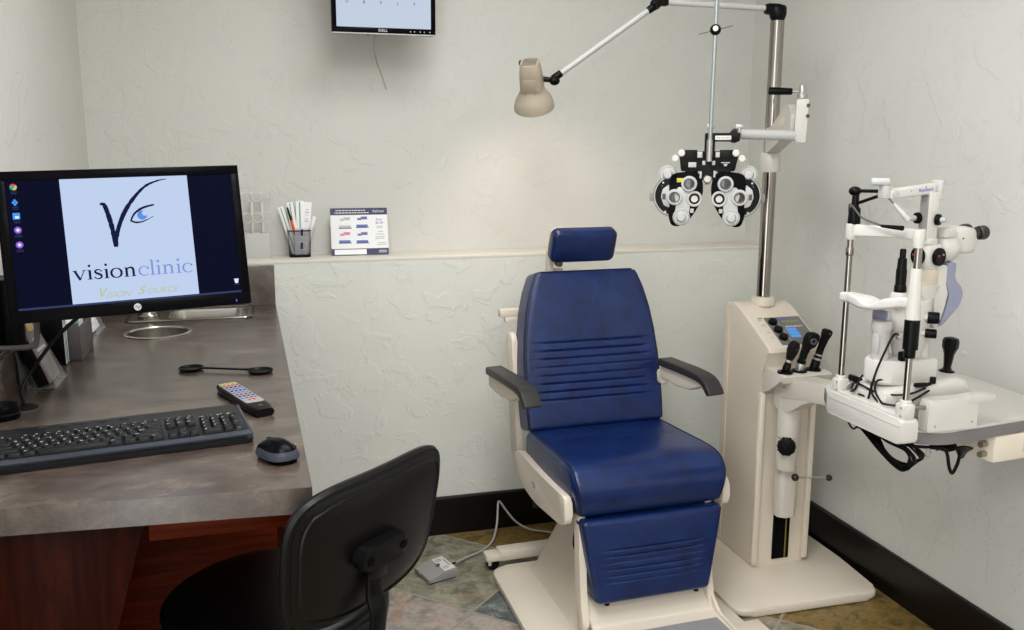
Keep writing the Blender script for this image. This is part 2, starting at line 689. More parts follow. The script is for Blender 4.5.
M_DGREEN = mat('dark_green_card', rgb(40, 92, 74), 0.5)
M_BROWN = mat('brown_brochure', rgb(118, 104, 98), 0.35, var=0.2, vscale=30)
M_TEAL = mat('teal_card', rgb(60, 110, 120), 0.5)


def screen(name, col, s):
    return mat(name, (0.001, 0.001, 0.001, 1), 0.35, emit=col, estr=s, spec=0.01)


S_LIGHT = screen('screen_pale_blue', rgb(198, 216, 246), 0.80)
S_NAVY = screen('screen_navy', rgb(8, 12, 36), 0.9)
S_INK = screen('screen_ink', rgb(20, 26, 62), 0.9)
S_BLUE = screen('screen_blue', rgb(92, 140, 226), 0.9)
S_PERI = screen('screen_periwinkle', rgb(124, 144, 212), 0.9)
S_OLIVE = screen('screen_olive', rgb(186, 186, 96), 0.9)
S_BAR = screen('screen_taskbar', rgb(54, 66, 104), 0.8)
S_WHITE = screen('screen_white', rgb(226, 232, 240), 0.9)
S_RED = screen('screen_red', rgb(216, 74, 60), 0.9)
S_YEL = screen('screen_yellow', rgb(230, 196, 70), 0.9)
S_GRN = screen('screen_green', rgb(70, 170, 90), 0.9)
S_SKY = screen('screen_sky', rgb(70, 150, 236), 0.9)
S_PUR = screen('screen_purple', rgb(150, 96, 220), 0.9)
S_CHART = screen('screen_chart', rgb(200, 214, 232), 0.8)
S_LED = screen('blue_led', rgb(80, 70, 255), 2.0)
S_LCD = screen('blue_lcd', rgb(90, 160, 236), 0.8)
S_GLED = screen('green_led', rgb(50, 200, 70), 1.0)
# ------------------------------------------------------------------ the room
XL, XR, YW, YU, LZ, DZ = -0.59, 2.0, 3.28, 3.46, 1.105, 0.95
Y0 = -1.5
CH = 2.62
struct(MB().box(((XL + XR) / 2, (Y0 + YU) / 2, -0.05), (XR - XL + 0.4, YU - Y0 + 0.3, 0.1), 0), 'floor', M_FLOOR)
struct(MB().box(((XL + XR) / 2, (Y0 + YU) / 2, CH + 0.05), (XR - XL + 0.4, YU - Y0 + 0.3, 0.1), 0), 'ceiling', M_CEIL)
YL = 0.45        # left wall cut short here, a made-up gap that lets fill light in
struct(MB().box((XL - 0.06, (YL + YU + 0.12) / 2, CH / 2), (0.12, YU + 0.12 - YL, CH), 0), 'wall_left', M_UP)
struct(MB().box(((XL + XR) / 2, Y0 - 0.06, CH / 2), (XR - XL + 0.24, 0.12, CH), 0), 'wall_front', M_UP)  # unseen wall added behind the camera to keep light off front faces
struct(MB().box((XR + 0.06, (Y0 + YU) / 2, CH / 2), (0.12, YU - Y0 + 0.24, CH), 0), 'wall_right', M_UP)
struct(MB().box(((XL + XR) / 2, YU + 0.06, CH / 2), (XR - XL, 0.12, CH), 0), 'wall_back', M_UP)
struct(MB().box(((XL + XR) / 2, (YW + YU) / 2, (LZ - 0.012) / 2), (XR - XL, YU - YW, LZ - 0.012), 0), 'wall_back_lower', M_LOW)
struct(MB().box(((XL + XR) / 2, (YW + YU) / 2 - 0.0005, LZ - 0.006), (XR - XL, YU - YW + 0.001, 0.012), 0.0015, seg=2), 'trim_1', M_LEDGE)
BH = 0.153
struct(MB().prism(rpoly([(0, 0), (0.018, 0), (0.018, BH - 0.004), (0.012, BH), (0, BH)], 0.001),
                  Matrix(((0, 0, 1, 0.035), (-1, 0, 0, YW), (0, 1, 0, 0), (0, 0, 0, 1))), 0, XR - 0.035), 'baseboard_back', M_BASE)
struct(MB().prism(rpoly([(0, 0), (0.018, 0), (0.018, BH - 0.004), (0.012, BH), (0, BH)], 0.001),
                  Matrix(((-1, 0, 0, XR), (0, 0, 1, Y0), (0, 1, 0, 0), (0, 0, 0, 1))), 0, YW - Y0 - 0.018), 'baseboard_right', M_BASE)

# nails and a dark outlet plate in the back baseboard
t = T('outlet_cover', 'dark brown outlet cover set low in the back baseboard behind the blue chair', 'outlet', loc=(1.03, YW - 0.018, 0.085))
t.w(MB().box((1.03, YW - 0.0195, 0.085), (0.085, 0.005, 0.03), 0.002), 'cover_plate', mat('brown_cover', rgb(58, 46, 42), 0.35))
s = MB()
for dx in (-0.02, 0.02):
    for k in (-0.005, 0.005):
        s.box((1.03 + dx + k, YW - 0.0222, 0.085), (0.002, 0.0008, 0.008), 0)
t.w(s, 'socket_slots', M_BLACK)
t = T('wall_outlet', 'white wall outlet with a black plug just right of the blue backrest', 'outlet', loc=(1.50, YW, 0.47))
t.w(MB().box((1.502, YW - 0.003, 0.475), (0.075, 0.006, 0.122), 0.0025), 'cover_plate', M_WHITEP)
s = MB()
for dz in (0.022, -0.022):
    s.prism(rrect(0.034, 0.028, 0.010), Matrix.Translation((1.502, YW - 0.006, 0.475 + dz)) @ FACE, 0, 0.0015)
so = t.w(s, 'socket', M_WHITEP)
s = MB()
for dx in (-0.006, 0.006):
    s.box((1.502 + dx, YW - 0.0078, 0.499), (0.002, 0.001, 0.009), 0)
t.w(s, 'socket_slots', M_DGREY, so)
s = MB().lathe([(0.013, 0), (0.014, 0.012), (0.009, 0.022), (0.004, 0.034)], frame((1.51, YW - 0.0075, 0.452), z=(0, -1, 0)), 14)
s.tube(spline([(1.51, YW - 0.041, 0.452), (1.512, YW - 0.055, 0.43), (1.505, YW - 0.05, 0.36), (1.49, YW - 0.04, 0.25), (1.47, YW - 0.03, 0.06), (1.45, YW - 0.05, 0.012)]), 0.003, 6)
t.w(s, 'plug', M_BLACK)


# ------------------------------------------------------------------ counter, cabinet, sink
def plate_with_holes(outline, holes, z0, z1, bev=0.0):
    c = bpy.data.curves.new('outline', 'CURVE')
    c.dimensions = '2D'
    c.fill_mode = 'BOTH'
    for loop in [outline] + holes:
        sp = c.splines.new('POLY')
        sp.points.add(len(loop) - 1)
        for p, q in zip(sp.points, loop):
            p.co = (q[0], q[1], 0, 1)
        sp.use_cyclic_u = True
    c.extrude = (z1 - z0) / 2
    o = bpy.data.objects.new('outline', c)
    COL.objects.link(o)
    dg = bpy.context.evaluated_depsgraph_get()
    me = bpy.data.meshes.new_from_object(o.evaluated_get(dg))
    bpy.data.objects.remove(o)
    bpy.data.curves.remove(c)
    me.transform(Matrix.Translation((0, 0, (z0 + z1) / 2)))
    mb = MB()
    mb.bm.from_mesh(me)
    bpy.data.meshes.remove(me)
    bmesh.ops.remove_doubles(mb.bm, verts=mb.bm.verts, dist=1e-5)
    return mb


RINGC = (-0.33, 2.836)
ringhole = [(RINGC[0] + 0.088 * math.cos(2 * PI * k / 40), RINGC[1] + 0.088 * math.sin(2 * PI * k / 40)) for k in range(40)]
bowlhole = rrect(0.262, 0.19, 0.05, 6, (-0.198, 3.13))
deskpoly = [(-0.588, 1.475), (-0.417, 1.462), (0.053, 1.428), (0.021, 3.278), (-0.588, 3.278)]
CT = 0.045
t = T('countertop', 'brown stone-look laminate countertop along the left wall carrying the keyboard and sink', 'countertop', loc=(-0.27, 2.4, 0))
t.w(plate_with_holes(deskpoly, [ringhole, bowlhole], DZ - CT, DZ), 'worktop', M_COUNTER, sharp=20)
t.w(MB().box((-0.283, 3.269, DZ + 0.071), (0.608, 0.018, 0.142), 0.002), 'back_splash', M_COUNTER)
t.w(MB().box((-0.579, 2.40, DZ + 0.046), (0.018, 1.72, 0.092), 0.002), 'side_splash', M_COUNTER)

t = T('desk_cabinet', 'dark cherry wood desk base with a slanted leg panel under the brown countertop', 'cabinet', loc=(-0.29, 2.2, 0))
zb = DZ - CT - 0.001
XZ = Matrix(((1, 0, 0, 0), (0, 0, -1, 0), (0, 1, 0, 0), (0, 0, 0, 1)))     # local XY -> world XZ, local Z -> -Y
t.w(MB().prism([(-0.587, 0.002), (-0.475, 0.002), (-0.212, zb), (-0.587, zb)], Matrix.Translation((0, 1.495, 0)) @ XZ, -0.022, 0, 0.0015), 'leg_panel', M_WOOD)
t.w(MB().box((-0.086, 1.506, zb - 0.0235), (0.250, 0.022, 0.047), 0.0015), 'apron', M_WOOD_LIT)
t.w(MB().box((0.029, 1.72, zb - 0.0235), (0.02, 0.40, 0.047), 0.0015), 'side_rail', M_WOOD_LIT)
s = MB()
s.box((-0.297, 2.02, zb / 2 + 0.04), (0.58, 0.02, zb - 0.08), 0.0015)
t.w(s, 'back_panel', M_WOOD_LIT)
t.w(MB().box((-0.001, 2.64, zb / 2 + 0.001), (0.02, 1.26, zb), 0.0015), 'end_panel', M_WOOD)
t.w(MB().box((-0.30, 2.64, 0.045), (0.56, 1.22, 0.085), 0.001), 'plinth', M_BASE)

# waste chute
t = T('waste_chute', 'round stainless steel waste chute ring let into the brown countertop before the sink', 'chute', loc=(*RINGC, DZ))
t.l(MB().loft([[V((r * math.cos(2 * PI * k / 48), r * math.sin(2 * PI * k / 48), z)) for k in range(48)] for r, z in
               ((0.098, 0.0005), (0.098, 0.003), (0.093, 0.005), (0.088, 0.004), (0.0855, -0.001), (0.0855, -0.006), (0.097, -0.0001))][:6], cap=False), 'rim', M_STEEL)
t.l(MB().lathe([(0.0856, 0.0), (0.0856, -0.075), (0.0, -0.075), (0.0, -0.072), (0.081, -0.072), (0.083, -0.066), (0.083, 0.0)], Matrix.Identity(4), 48, False), 'sleeve', M_STEEL)  # floor added inside the sleeve to bounce light back up

# sink
t = T('sink', 'small stainless steel bar sink in the counter behind the large computer monitor', 'sink', loc=(-0.25, 3.13, DZ))
rim_o = rrect(0.39, 0.231, 0.03, 6, (-0.253, 3.13))
rim_i = rrect(0.252, 0.18, 0.045, 6, (-0.198, 3.13))
rm_ = t.w(plate_with_holes(rim_o, [rim_i], DZ + 0.0003, DZ + 0.004), 'rim', M_STEEL)
t.w(MB().tube([V((a, b, DZ + 0.004)) for a, b in rim_o], 0.0035, 6, closed=True), 'rolled_edge', M_CHROME, rm_)
n = 40
secs = []
for w, h, r, z in ((0.253, 0.181, 0.045, 0.004), (0.25, 0.178, 0.045, -0.005), (0.24, 0.168, 0.045, -0.10), (0.20, 0.13, 0.04, -0.125), (0.05, 0.05, 0.02, -0.13)):
    secs.append([V((p[0], p[1], DZ + z)) for p in rrect(w, h, r, 6, (-0.198, 3.13))])
t.w(MB().loft(secs, cap=False), 'basin', M_STEEL)
t.w(MB().lathe([(0.0, 0), (0.022, 0), (0.025, 0.003), (0.0, 0.004)], Matrix.Translation((-0.198, 3.13, DZ - 0.131)), 20, False), 'drain', M_CHROME)
t = T('faucet', 'round chrome faucet on the left deck of the sink, mostly behind the monitor', 'faucet', loc=(-0.385, 3.10, DZ + 0.004))
t.l(MB().lathe([(0.0, 0), (0.034, 0), (0.034, 0.006), (0.029, 0.012), (0.026, 0.03), (0.026, 0.075), (0.02, 0.085), (0.0, 0.085)], Matrix.Identity(4), 24, False), 'body', M_CHROME)
t.l(MB().tube(spline([(0, 0, 0.08), (0.0, 0.0, 0.15), (0.02, 0, 0.19), (0.08, 0.01, 0.205), (0.14, 0.015, 0.17), (0.145, 0.015, 0.13)]), 0.011, 12), 'spout', M_CHROME)
t.l(MB().tube([(0, 0, 0.045), (-0.03, -0.01, 0.05), (-0.07, -0.03, 0.075)], [0.009, 0.007, 0.006], 10), 'lever', M_CHROME)
# ------------------------------------------------------------------ monitor
BL = V((-0.509, 1.973, 1.147))
MM = frame(BL, x=(0.984, 0.18, 0.022), y=(0.028, 0.18, 0.982))      # local x right, y up, z out of the screen
mw, mh = 0.478, 0.309
Mc = MM @ Matrix.Translation((mw / 2, mh / 2, 0))
t = T('computer_monitor', 'large black computer monitor showing a clinic logo, held over the counter by a wall arm', 'monitor', M=MM)
s = MB()
s.prism(rrect(mw, mh, 0.008, 4, (mw / 2, mh / 2)), Matrix.Identity(4), -0.034, -0.002, 0.004)
s.prism(rrect(mw * 0.62, mh * 0.62, 0.03, 6, (mw / 2, mh / 2)), Matrix.Identity(4), -0.06, -0.03, 0.012)
hs = t.l(s, 'housing', M_BLACK)
sx0, sx1, sy0, sy1 = 0.0195, 0.4590, 0.0265, 0.290
bz = MB()
for x0, x1, y0, y1 in ((0, mw, 0, sy0), (0, mw, sy1, mh), (0, sx0, sy0, sy1), (sx1, mw, sy0, sy1)):
    bz.box(((x0 + x1) / 2, (y0 + y1) / 2, -0.001), (x1 - x0, y1 - y0, 0.005), 0.0009)
bez = t.l(bz, 'bezel', M_GLOSS)
p = MB().lathe([(0, 0), (0.0075, 0), (0.0075, 0.0006), (0, 0.0006)], Matrix.Translation((0.242, 0.0135, 0.0016)), 28, False)
lg = t.l(p, 'maker_badge', M_LGREY, bez, label='round silver maker badge')
t.l(text_mb('hp', 0.0105, Matrix.Translation((0.242, 0.0142, 0.0023)), 0.0001, shear=0.25), 'badge_lettering', M_DGREY, bez)
t.l(MB().box((0.446, 0.0085, 0.0018), (0.0016, 0.006, 0.0008), 0.0003), 'power_light', S_LED, bez)
sc = t.l(MB().box(((sx0 + sx1) / 2, (sy0 + sy1) / 2, -0.003), (sx1 - sx0, sy1 - sy0, 0.003), 0), 'screen', S_NAVY)
zs = -0.0014
px0, px1 = 0.1190, 0.3690
t.l(MB().box(((px0 + px1) / 2, (sy0 + 0.004 + sy1) / 2, zs), (px1 - px0, sy1 - sy0 - 0.004, 0.0004), 0), 'wallpaper', S_LIGHT, sc)
t.l(MB().box(((sx0 + sx1) / 2, sy0 + 0.002, zs), (sx1 - sx0, 0.004, 0.0004), 0), 'taskbar', S_BAR, sc)
I = Matrix.Translation((0, 0, zs + 0.0003))
s = MB()
rr = random.Random(3)


def rough_stroke(mb, pts, ws, n=6, jit=0.16):
    P = spline([(a, b, 0) for a, b in pts], n)
    W = []
    for i in range(len(P)):
        f = i / (len(P) - 1) * (len(ws) - 1)
        k = min(int(f), len(ws) - 2)
        w = ws[k] + (ws[k + 1] - ws[k]) * (f - k)
        W.append(w * (1 + rr.uniform(-jit, jit)))
    flat_strokes(mb, [(q.x, q.y) for q in P], W, I)


rough_stroke(s, [(0.1905, 0.2352), (0.1985, 0.2335), (0.2045, 0.2120), (0.2095, 0.183), (0.2130, 0.1440)], [0.0035, 0.0085, 0.0092, 0.0098, 0.0075], 8)
rough_stroke(s, [(0.2130, 0.1440), (0.2180, 0.1731), (0.2335, 0.2107), (0.2545, 0.2419), (0.2811, 0.2686), (0.3064, 0.28), (0.3265, 0.2838)], [0.0075, 0.0088, 0.0085, 0.0070, 0.0050, 0.0034, 0.0010], 8)
rough_stroke(s, [(0.2470, 0.1972), (0.2560, 0.2125), (0.2735, 0.2239), (0.2965, 0.2296)], [0.0034, 0.0044, 0.0048, 0.0030], 8)
rough_stroke(s, [(0.2470, 0.1972), (0.2585, 0.1933), (0.2737, 0.1957), (0.2945, 0.2055)], [0.0034, 0.0040, 0.0024, 0.0006], 8)
t.l(s, 'logo_mark', S_INK, sc)
s = MB()
ic = []
for k in range(25):
    a = R(95 + 250 * k / 24)
    ic.append((0.2705 + 0.0098 * math.cos(a), 0.2083 + 0.0098 * math.sin(a)))
for k in range(15):
    a = R(335 - 225 * k / 14)
    ic.append((0.2765 + 0.0058 * math.cos(a), 0.2125 + 0.0058 * math.sin(a)))
s.prism(ic, I, 0, 0.0003)
t.l(s, 'logo_iris', S_BLUE, sc)


# serif letters drawn with strokes: x-height 1, stem widths thick and thin
def serif_word(word, x0, y0, xh, width_total, thick=0.17, thin=0.07):
    adv = {'v': 1.02, 'i': 0.50, 's': 0.78, 'o': 1.06, 'n': 1.10, 'c': 0.90, 'l': 0.50}
    tot = sum(adv[c] for c in word)
    kx = width_total / tot
    mb = MB()

    def S(pts, ws, ox):
        P = [(x0 + (ox + a) * kx, y0 + b * xh) for a, b in pts]
        flat_strokes(mb, P, [w * kx for w in ws] if isinstance(ws, list) else ws * kx, I)

    def serif(cx, y, w, ox):
        S([(cx - w / 2, y), (cx + w / 2, y)], 0.055, ox)
    ox = 0
    for c in word:
        if c == 'v':
            S([(0.14, 0.98), (0.52, 0.0)], thick, ox); S([(0.50, 0.0), (0.86, 0.98)], thin, ox)
            serif(0.15, 0.975, 0.34, ox); serif(0.86, 0.975, 0.28, ox)
        elif c == 'i':
            S([(0.26, 0.0), (0.26, 0.98)], thick, ox); serif(0.25, 0.03, 0.40, ox); serif(0.18, 0.95, 0.22, ox)
            mb.prism([(x0 + (ox + 0.25) * kx + 0.11 * kx * math.cos(2 * PI * k / 14), y0 + 1.42 * xh + 0.11 * kx * math.sin(2 * PI * k / 14)) for k in range(14)], I, 0, 0.0004)
        elif c == 'l':
            S([(0.26, 0.0), (0.26, 1.62)], thick, ox); serif(0.25, 0.03, 0.40, ox); serif(0.18, 1.59, 0.22, ox)
        elif c == 'n':
            S([(0.26, 0.0), (0.26, 0.98)], thick, ox); serif(0.25, 0.03, 0.40, ox); serif(0.18, 0.95, 0.22, ox)
            P = [(0.30, 0.72), (0.42, 0.90), (0.58, 0.96), (0.72, 0.90), (0.79, 0.72), (0.80, 0.4), (0.80, 0.0)]
            q = spline([(a, b, 0) for a, b in P], 4)
            S([(a.x, a.y) for a in q], [thin + (thick - thin) * min(1, i / (len(q) * 0.55)) for i in range(len(q))], ox)
            serif(0.80, 0.03, 0.38, ox)
        elif c in 'oc':
            q, w = [], []
            a0, a1 = (0, 360) if c == 'o' else (42, 318)
            for k in range(33):
                a = R(a0 + (a1 - a0) * k / 32)
                q.append((0.52 + 0.40 * math.cos(a), 0.49 + 0.49 * math.sin(a)))
                w.append(thin + (thick - thin) * abs(math.cos(a)) ** 1.3 if c == 'o' or math.cos(a) < 0 else thin * (1.0))
            S(q, w, ox)
            if c == 'c':
                mb.prism([(x0 + (ox + 0.80) * kx + 0.09 * kx * math.cos(2 * PI * k / 12), y0 + 0.78 * xh + 0.09 * kx * math.sin(2 * PI * k / 12)) for k in range(12)], I, 0, 0.0004)
        elif c == 's':
            q = spline([(a, b, 0) for a, b in [(0.64, 0.78), (0.52, 0.93), (0.36, 0.97), (0.20, 0.88), (0.18, 0.72), (0.32, 0.58), (0.52, 0.46), (0.64, 0.30), (0.60, 0.12), (0.42, 0.02), (0.24, 0.05), (0.12, 0.24)]], 4)
            n = len(q)
            S([(a.x, a.y) for a in q], [thin + (thick - thin) * math.sin(PI * i / (n - 1)) ** 2 for i in range(n)], ox)
            S([(0.655, 0.95), (0.655, 0.68)], 0.04, ox); S([(0.11, 0.30), (0.11, 0.03)], 0.04, ox)
        ox += adv[c]
    return mb


t.l(serif_word('vision', 0.1255, 0.0795, 0.0200, 0.1235, 0.19, 0.07), 'logo_word_dark', S_INK, sc)
t.l(serif_word('clinic', 0.2500, 0.0795, 0.0200, 0.1115, 0.15, 0.06), 'logo_word_pale', S_PERI, sc)
s = text_mb('V', 0.033, Matrix.Translation((0.1655, 0.0485, zs + 0.0005)), 0.0001, 'LEFT', 0.42, 0.8, thin=0.0002)
s.bm.from_mesh((lambda o: o)(text_mb('ISION', 0.0165, Matrix.Translation((0.1820, 0.0435, zs + 0.0005)), 0.0001, 'LEFT', 0.42, 1.15, thin=0.0002).build('x', None).data))
s.bm.from_mesh(text_mb('S', 0.024, Matrix.Translation((0.2445, 0.0475, zs + 0.0005)), 0.0001, 'LEFT', 0.42, 1.2, thin=0.0002).build('x', None).data)
s.bm.from_mesh(text_mb('OURCE', 0.0165, Matrix.Translation((0.2620, 0.0455, zs + 0.0005)), 0.0001, 'LEFT', 0.42, 1.15, thin=0.0002).build('x', None).data)
for o in [o for o in COL.objects if o.name.startswith('x') and o.type == 'MESH' and len(o.name) <= 5]:
    bpy.data.objects.remove(o)
t.l(s, 'logo_tagline', S_OLIVE, sc)


def disc(mb, x, y, r, a0=0, a1=360, z=0.0, n=20):
    pts = [(x + r * math.cos(R(a0 + (a1 - a0) * k / n)), y + r * math.sin(R(a0 + (a1 - a0) * k / n))) for k in range(n if a1 - a0 >= 360 else n + 1)]
    if a1 - a0 < 360:
        pts.append((x, y))
    mb.prism(pts, I, z, z + 0.0003)
    return mb


iy = [0.2775, 0.2460, 0.2185, 0.1900, 0.1600]
for k, y in enumerate(iy):
    x = 0.0345
    if k == 0:
        a = disc(MB(), x, y, 0.0066, 30, 150); t.l(a, 'desktop_icon', S_RED, sc)
        t.l(disc(MB(), x, y, 0.0066, 150, 270), 'desktop_icon', S_GRN, sc)
        t.l(disc(MB(), x, y, 0.0066, 270, 390), 'desktop_icon', S_YEL, sc)
        t.l(disc(MB(), x, y, 0.003, z=0.0004), 'desktop_icon', S_SKY, sc)
    elif k == 1:
        a = MB()
        for dx, dy in ((0.003, 0), (-0.003, 0), (0, 0.004), (0, -0.004)):
            disc(a, x + dx, y + dy, 0.0026)
        t.l(a, 'desktop_icon', S_SKY, sc)
    elif k == 2:
        t.l(MB().box((x, y, zs + 0.0004), (0.013, 0.013, 0.0004), 0), 'desktop_icon', S_SKY, sc)
        t.l(MB().box((x + 0.001, y - 0.0025, zs + 0.0008), (0.007, 0.005, 0.0004), 0), 'desktop_icon', S_WHITE, sc)
    else:
        t.l(disc(MB(), x, y, 0.0068), 'desktop_icon', S_PUR, sc)
        t.l(disc(MB(), x, y, 0.0030, z=0.0004), 'desktop_icon', S_WHITE, sc)
    b = MB()
    for r_, w in ((0, 0.012), (1, 0.0135 if k > 2 else 0.010)):
        b.box((x, y - 0.0098 - 0.0036 * r_, zs + 0.0004), (w, 0.0013, 0.0003), 0)
    t.l(b, 'icon_caption', S_BAR, sc)
b = MB().prism([(0.4475, 0.0470), (0.4535, 0.0470), (0.4555, 0.0570), (0.4455, 0.0570)], I, 0, 0.0003)
t.l(b, 'desktop_icon', S_WHITE, sc)
t.l(MB().box((0.4505, 0.0440, zs + 0.0004), (0.011, 0.0013, 0.0003), 0), 'icon_caption', S_BAR, sc)

# wall arm of the monitor
t = T('monitor_arm', 'black wall arm on the left wall holding the large computer monitor', 'arm', loc=(XL, 2.16, 1.2))
t.w(MB().box((XL + 0.012, 2.16, 1.14), (0.022, 0.10, 0.16), 0.003), 'wall_plate', M_BLACK)
t.w(MB().cyl((XL + 0.045, 2.14, 1.075), (XL + 0.045, 2.14, 1.22), 0.024, bev=0.003).box((XL + 0.03, 2.15, 1.14), (0.03, 0.05, 0.12), 0.004), 'pivot', M_BLACK)
bc = MM @ V((mw / 2, mh / 2, -0.06))
t.w(MB().tube([(XL + 0.045, 2.14, 1.19), (-0.40, 2.27, 1.23), (bc.x, bc.y + 0.08, bc.z - 0.01)], [0.02, 0.02, 0.018], 12), 'arm', M_BLACK)
t.w(MB().cyl((bc.x, bc.y + 0.085, bc.z), bc + V((0, 0.012, 0)), 0.03).prism(rrect(0.11, 0.11, 0.008), Mc, -0.066, -0.0605, 0.001), 'head_plate', M_BLACK)
t.w(MB().tube(spline([(-0.572, 2.07, 1.083), (-0.54, 2.065, 1.081), (-0.497, 2.06, 1.083), (-0.482, 2.06, 1.095), (-0.478, 2.06, 1.16)]), 0.006, 8), 'cable_clip', M_DGREY)

# ------------------------------------------------------------------ keyboard
kx = V((0.986, 0.166, 0)).normalized()
KL, KD = 0.452, 0.200
kfr = V((-0.040, 1.690, DZ))           # front right corner
KM = frame(kfr - kx * KL, x=kx, z=(0, 0, 1)) @ Matrix.Rotation(R(2.2), 4, 'X')
t = T('keyboard', 'black full size computer keyboard with number pad lying on the brown countertop', 'keyboard', M=KM)
s = MB().prism(rrect(KL, KD, 0.012, 5, (KL / 2, KD / 2)), Matrix.Identity(4), 0.002, 0.016, 0.004)
t.l(s, 'body', M_KBODY)
s = MB().prism(rpoly([(0.002, 0.0), (KL - 0.002, 0.0), (KL - 0.004, 0.026), (KL - 0.12, 0.021), (0.12, 0.021), (0.004, 0.026)], 0.004), Matrix.Identity(4), 0.010, 0.0185, 0.003)
t.l(s, 'front_rim', M_KRIM)
s = MB()
s.box((KL - 0.003, KD * 0.5, 0.0145), (0.006, KD * 0.93, 0.006), 0.002)
t.l(s, 'side_rim', M_KRIM)
U = 0.0187
KZ = 0.0160


def keymesh(w, d):
    mb = MB()
    w2, d2 = w - 0.0022, d - 0.0022
    secs = []
    for sc_, z, oy in ((1.0, 0, 0), (0.97, 0.002, 0), (0.80, 0.0072, 0.0007), (0.74, 0.0080, 0.0007)):
        secs.append([V((p[0], p[1] + oy, z)) for p in rrect(max(w2 - d2 * (1 - sc_), 0.004), d2 * sc_, 0.0016, 2)])
    mb.loft(secs)
    return mb


kcache = {}
leg = MB()


def key(x, y, w=1, d=1, ch=None, name='key'):
    k = (round(w, 2), round(d, 2))
    if k not in kcache:
        o = keymesh(w * U, d * U).build(name, M_KEY, t.o)
        kcache[k] = o
    else:
        o = kcache[k].copy()
        COL.objects.link(o)
        o.parent = t.o
    o.location = (x + w * U / 2, y + d * U / 2, KZ)
    if ch:
        m = text_mb(ch, 0.0062 if len(ch) == 1 else 0.0042, Matrix.Translation((x + U * 0.30, y + d * U - U * 0.32, KZ + 0.0082)), 0.00005)
        leg.bm.from_mesh(m.build('tmpl', None).data)


kx0, ky0 = 0.016, 0.031
rows = [
    [('Ctrl', 1.25), ('', 1.25), ('Alt', 1.25), ('', 6.25), ('Alt', 1.25), ('', 1.25), ('', 1.25), ('Ctrl', 1.25)],
    [('Shift', 2.25)] + [(c, 1) for c in 'ZXCVBNM,./'] + [('Shift', 2.75)],
    [('Caps', 1.75)] + [(c, 1) for c in 'ASDFGHJKL;'] + [("'", 1), ('Enter', 2.25)],
    [('Tab', 1.5)] + [(c, 1) for c in 'QWERTYUIOP[]'] + [('\\', 1.5)],
    [('`', 1)] + [(c, 1) for c in '1234567890-='] + [('Bksp', 2)],
]
for r, row in enumerate(rows):
    x = kx0
    for c, w in row:
        key(x, ky0 + r * U * 1.02, w, 1, c or None)
        x += w * U
nx = kx0 + 15.3 * U
for i, c in enumerate(('', '', '')):
    key(nx + i * U, ky0, 1, 1)
key(nx + U, ky0 + U * 1.02, 1, 1)
for r in (3, 4):
    for i, c in enumerate((('Del', 'End', 'PgD'), ('Ins', 'Hm', 'PgU'))[r - 3]):
        key(nx + i * U, ky0 + r * U * 1.02, 1, 1, c)
px = nx + 3.35 * U
pad = [[('0', 2, 1), ('.', 1, 1)], [('1', 1, 1), ('2', 1, 1), ('3', 1, 1), ('', 1, 2, -1)], [('4', 1, 1), ('5', 1, 1), ('6', 1, 1)],
       [('7', 1, 1), ('8', 1, 1), ('9', 1, 1), ('+', 1, 2, -1)], [('Num', 1, 1), ('/', 1, 1), ('*', 1, 1), ('-', 1, 1)]]
for r, row in enumerate(pad):
    x = px
    for e in row:
        key(x, ky0 + (r + (e[3] if len(e) > 3 else 0)) * U * 1.02, e[1], e[2], e[0] or None)
        x += e[1] * U
for o in [o for o in COL.objects if o.name.startswith('tmpl')]:
    bpy.data.objects.remove(o)
fk = MB()
yf = ky0 + 5 * U * 1.02 + 0.011
x = kx0
for g in ([1], [4], [4], [4]):
    pass
fx = [0] + [2 + i for i in range(4)] + [6.5 + i for i in range(4)] + [11 + i for i in range(4)] + [15.3 + i for i in range(3)]
for q in fx:
    fk.box((kx0 + q * U + U / 2, yf, KZ + 0.0025), (U * 0.88, 0.0085, 0.006), 0.0015)
    leg.box((kx0 + q * U + U / 2, yf + 0.001, KZ + 0.0056), (0.004, 0.0012, 0.0003), 0)
f = t.l(fk, 'function_keys', M_KEY)
f['kind'] = 'stuff'
lg = t.l(leg, 'key_lettering', M_PRINT)
mk = MB()
for i in range(5):
    mk.box((0.09 + i * 0.035, KD - 0.012, 0.0167), (0.016, 0.005, 0.0014), 0.0006)
t.l(mk, 'media_keys', M_KRIM)
t.l(text_mb('Logitech', 0.0075, Matrix.Translation((px + 2.7 * U, yf + 0.006, 0.0163)), 0.0001), 'brand_lettering', M_PRINT)
t.l(text_mb('K', 0.006, Matrix.Translation((px + 1.0 * U, yf + 0.005, 0.0163)), 0.0001), 'model_lettering', M_BLUEP)

# ------------------------------------------------------------------ mouse
t = T('mouse', 'small black and grey computer mouse on the counter beside the keyboard', 'mouse', M=yaw((0.0, 1.588, DZ), 24))
us = [i / 24 for i in range(25)]
vs = [i / 24 for i in range(25)]


def mouse_pt(u, v, k=1.0, zo=0.0, hmax=0.036):
    y = -0.049 + 0.098 * v
    e = max(0.0, 1 - abs(2 * v - 1) ** 2.6) ** (1 / 2.6)
    w = 0.0305 * e * (1.0 - 0.07 * math.sin(PI * v))
    a = 2 * u - 1
    x = w * a * k
    h = hmax * (max(0, 1 - abs(2 * (v * 0.92 + 0.06) - 1) ** 2.2)) ** 0.6
    z = 0.012 + (h - 0.012) * max(0, (1 - abs(a) ** 2.8)) ** 0.55 if h > 0.012 else h
    return V((x, y * k, max(z, 0.006) + zo))


s = MB().slab(us, vs, lambda u, v: mouse_pt(u, v), lambda u, v: V((mouse_pt(u, v).x * 0.9, mouse_pt(u, v).y * 0.96, 0.001)))
t.l(s, 'body', M_GLOSS, sharp=60)
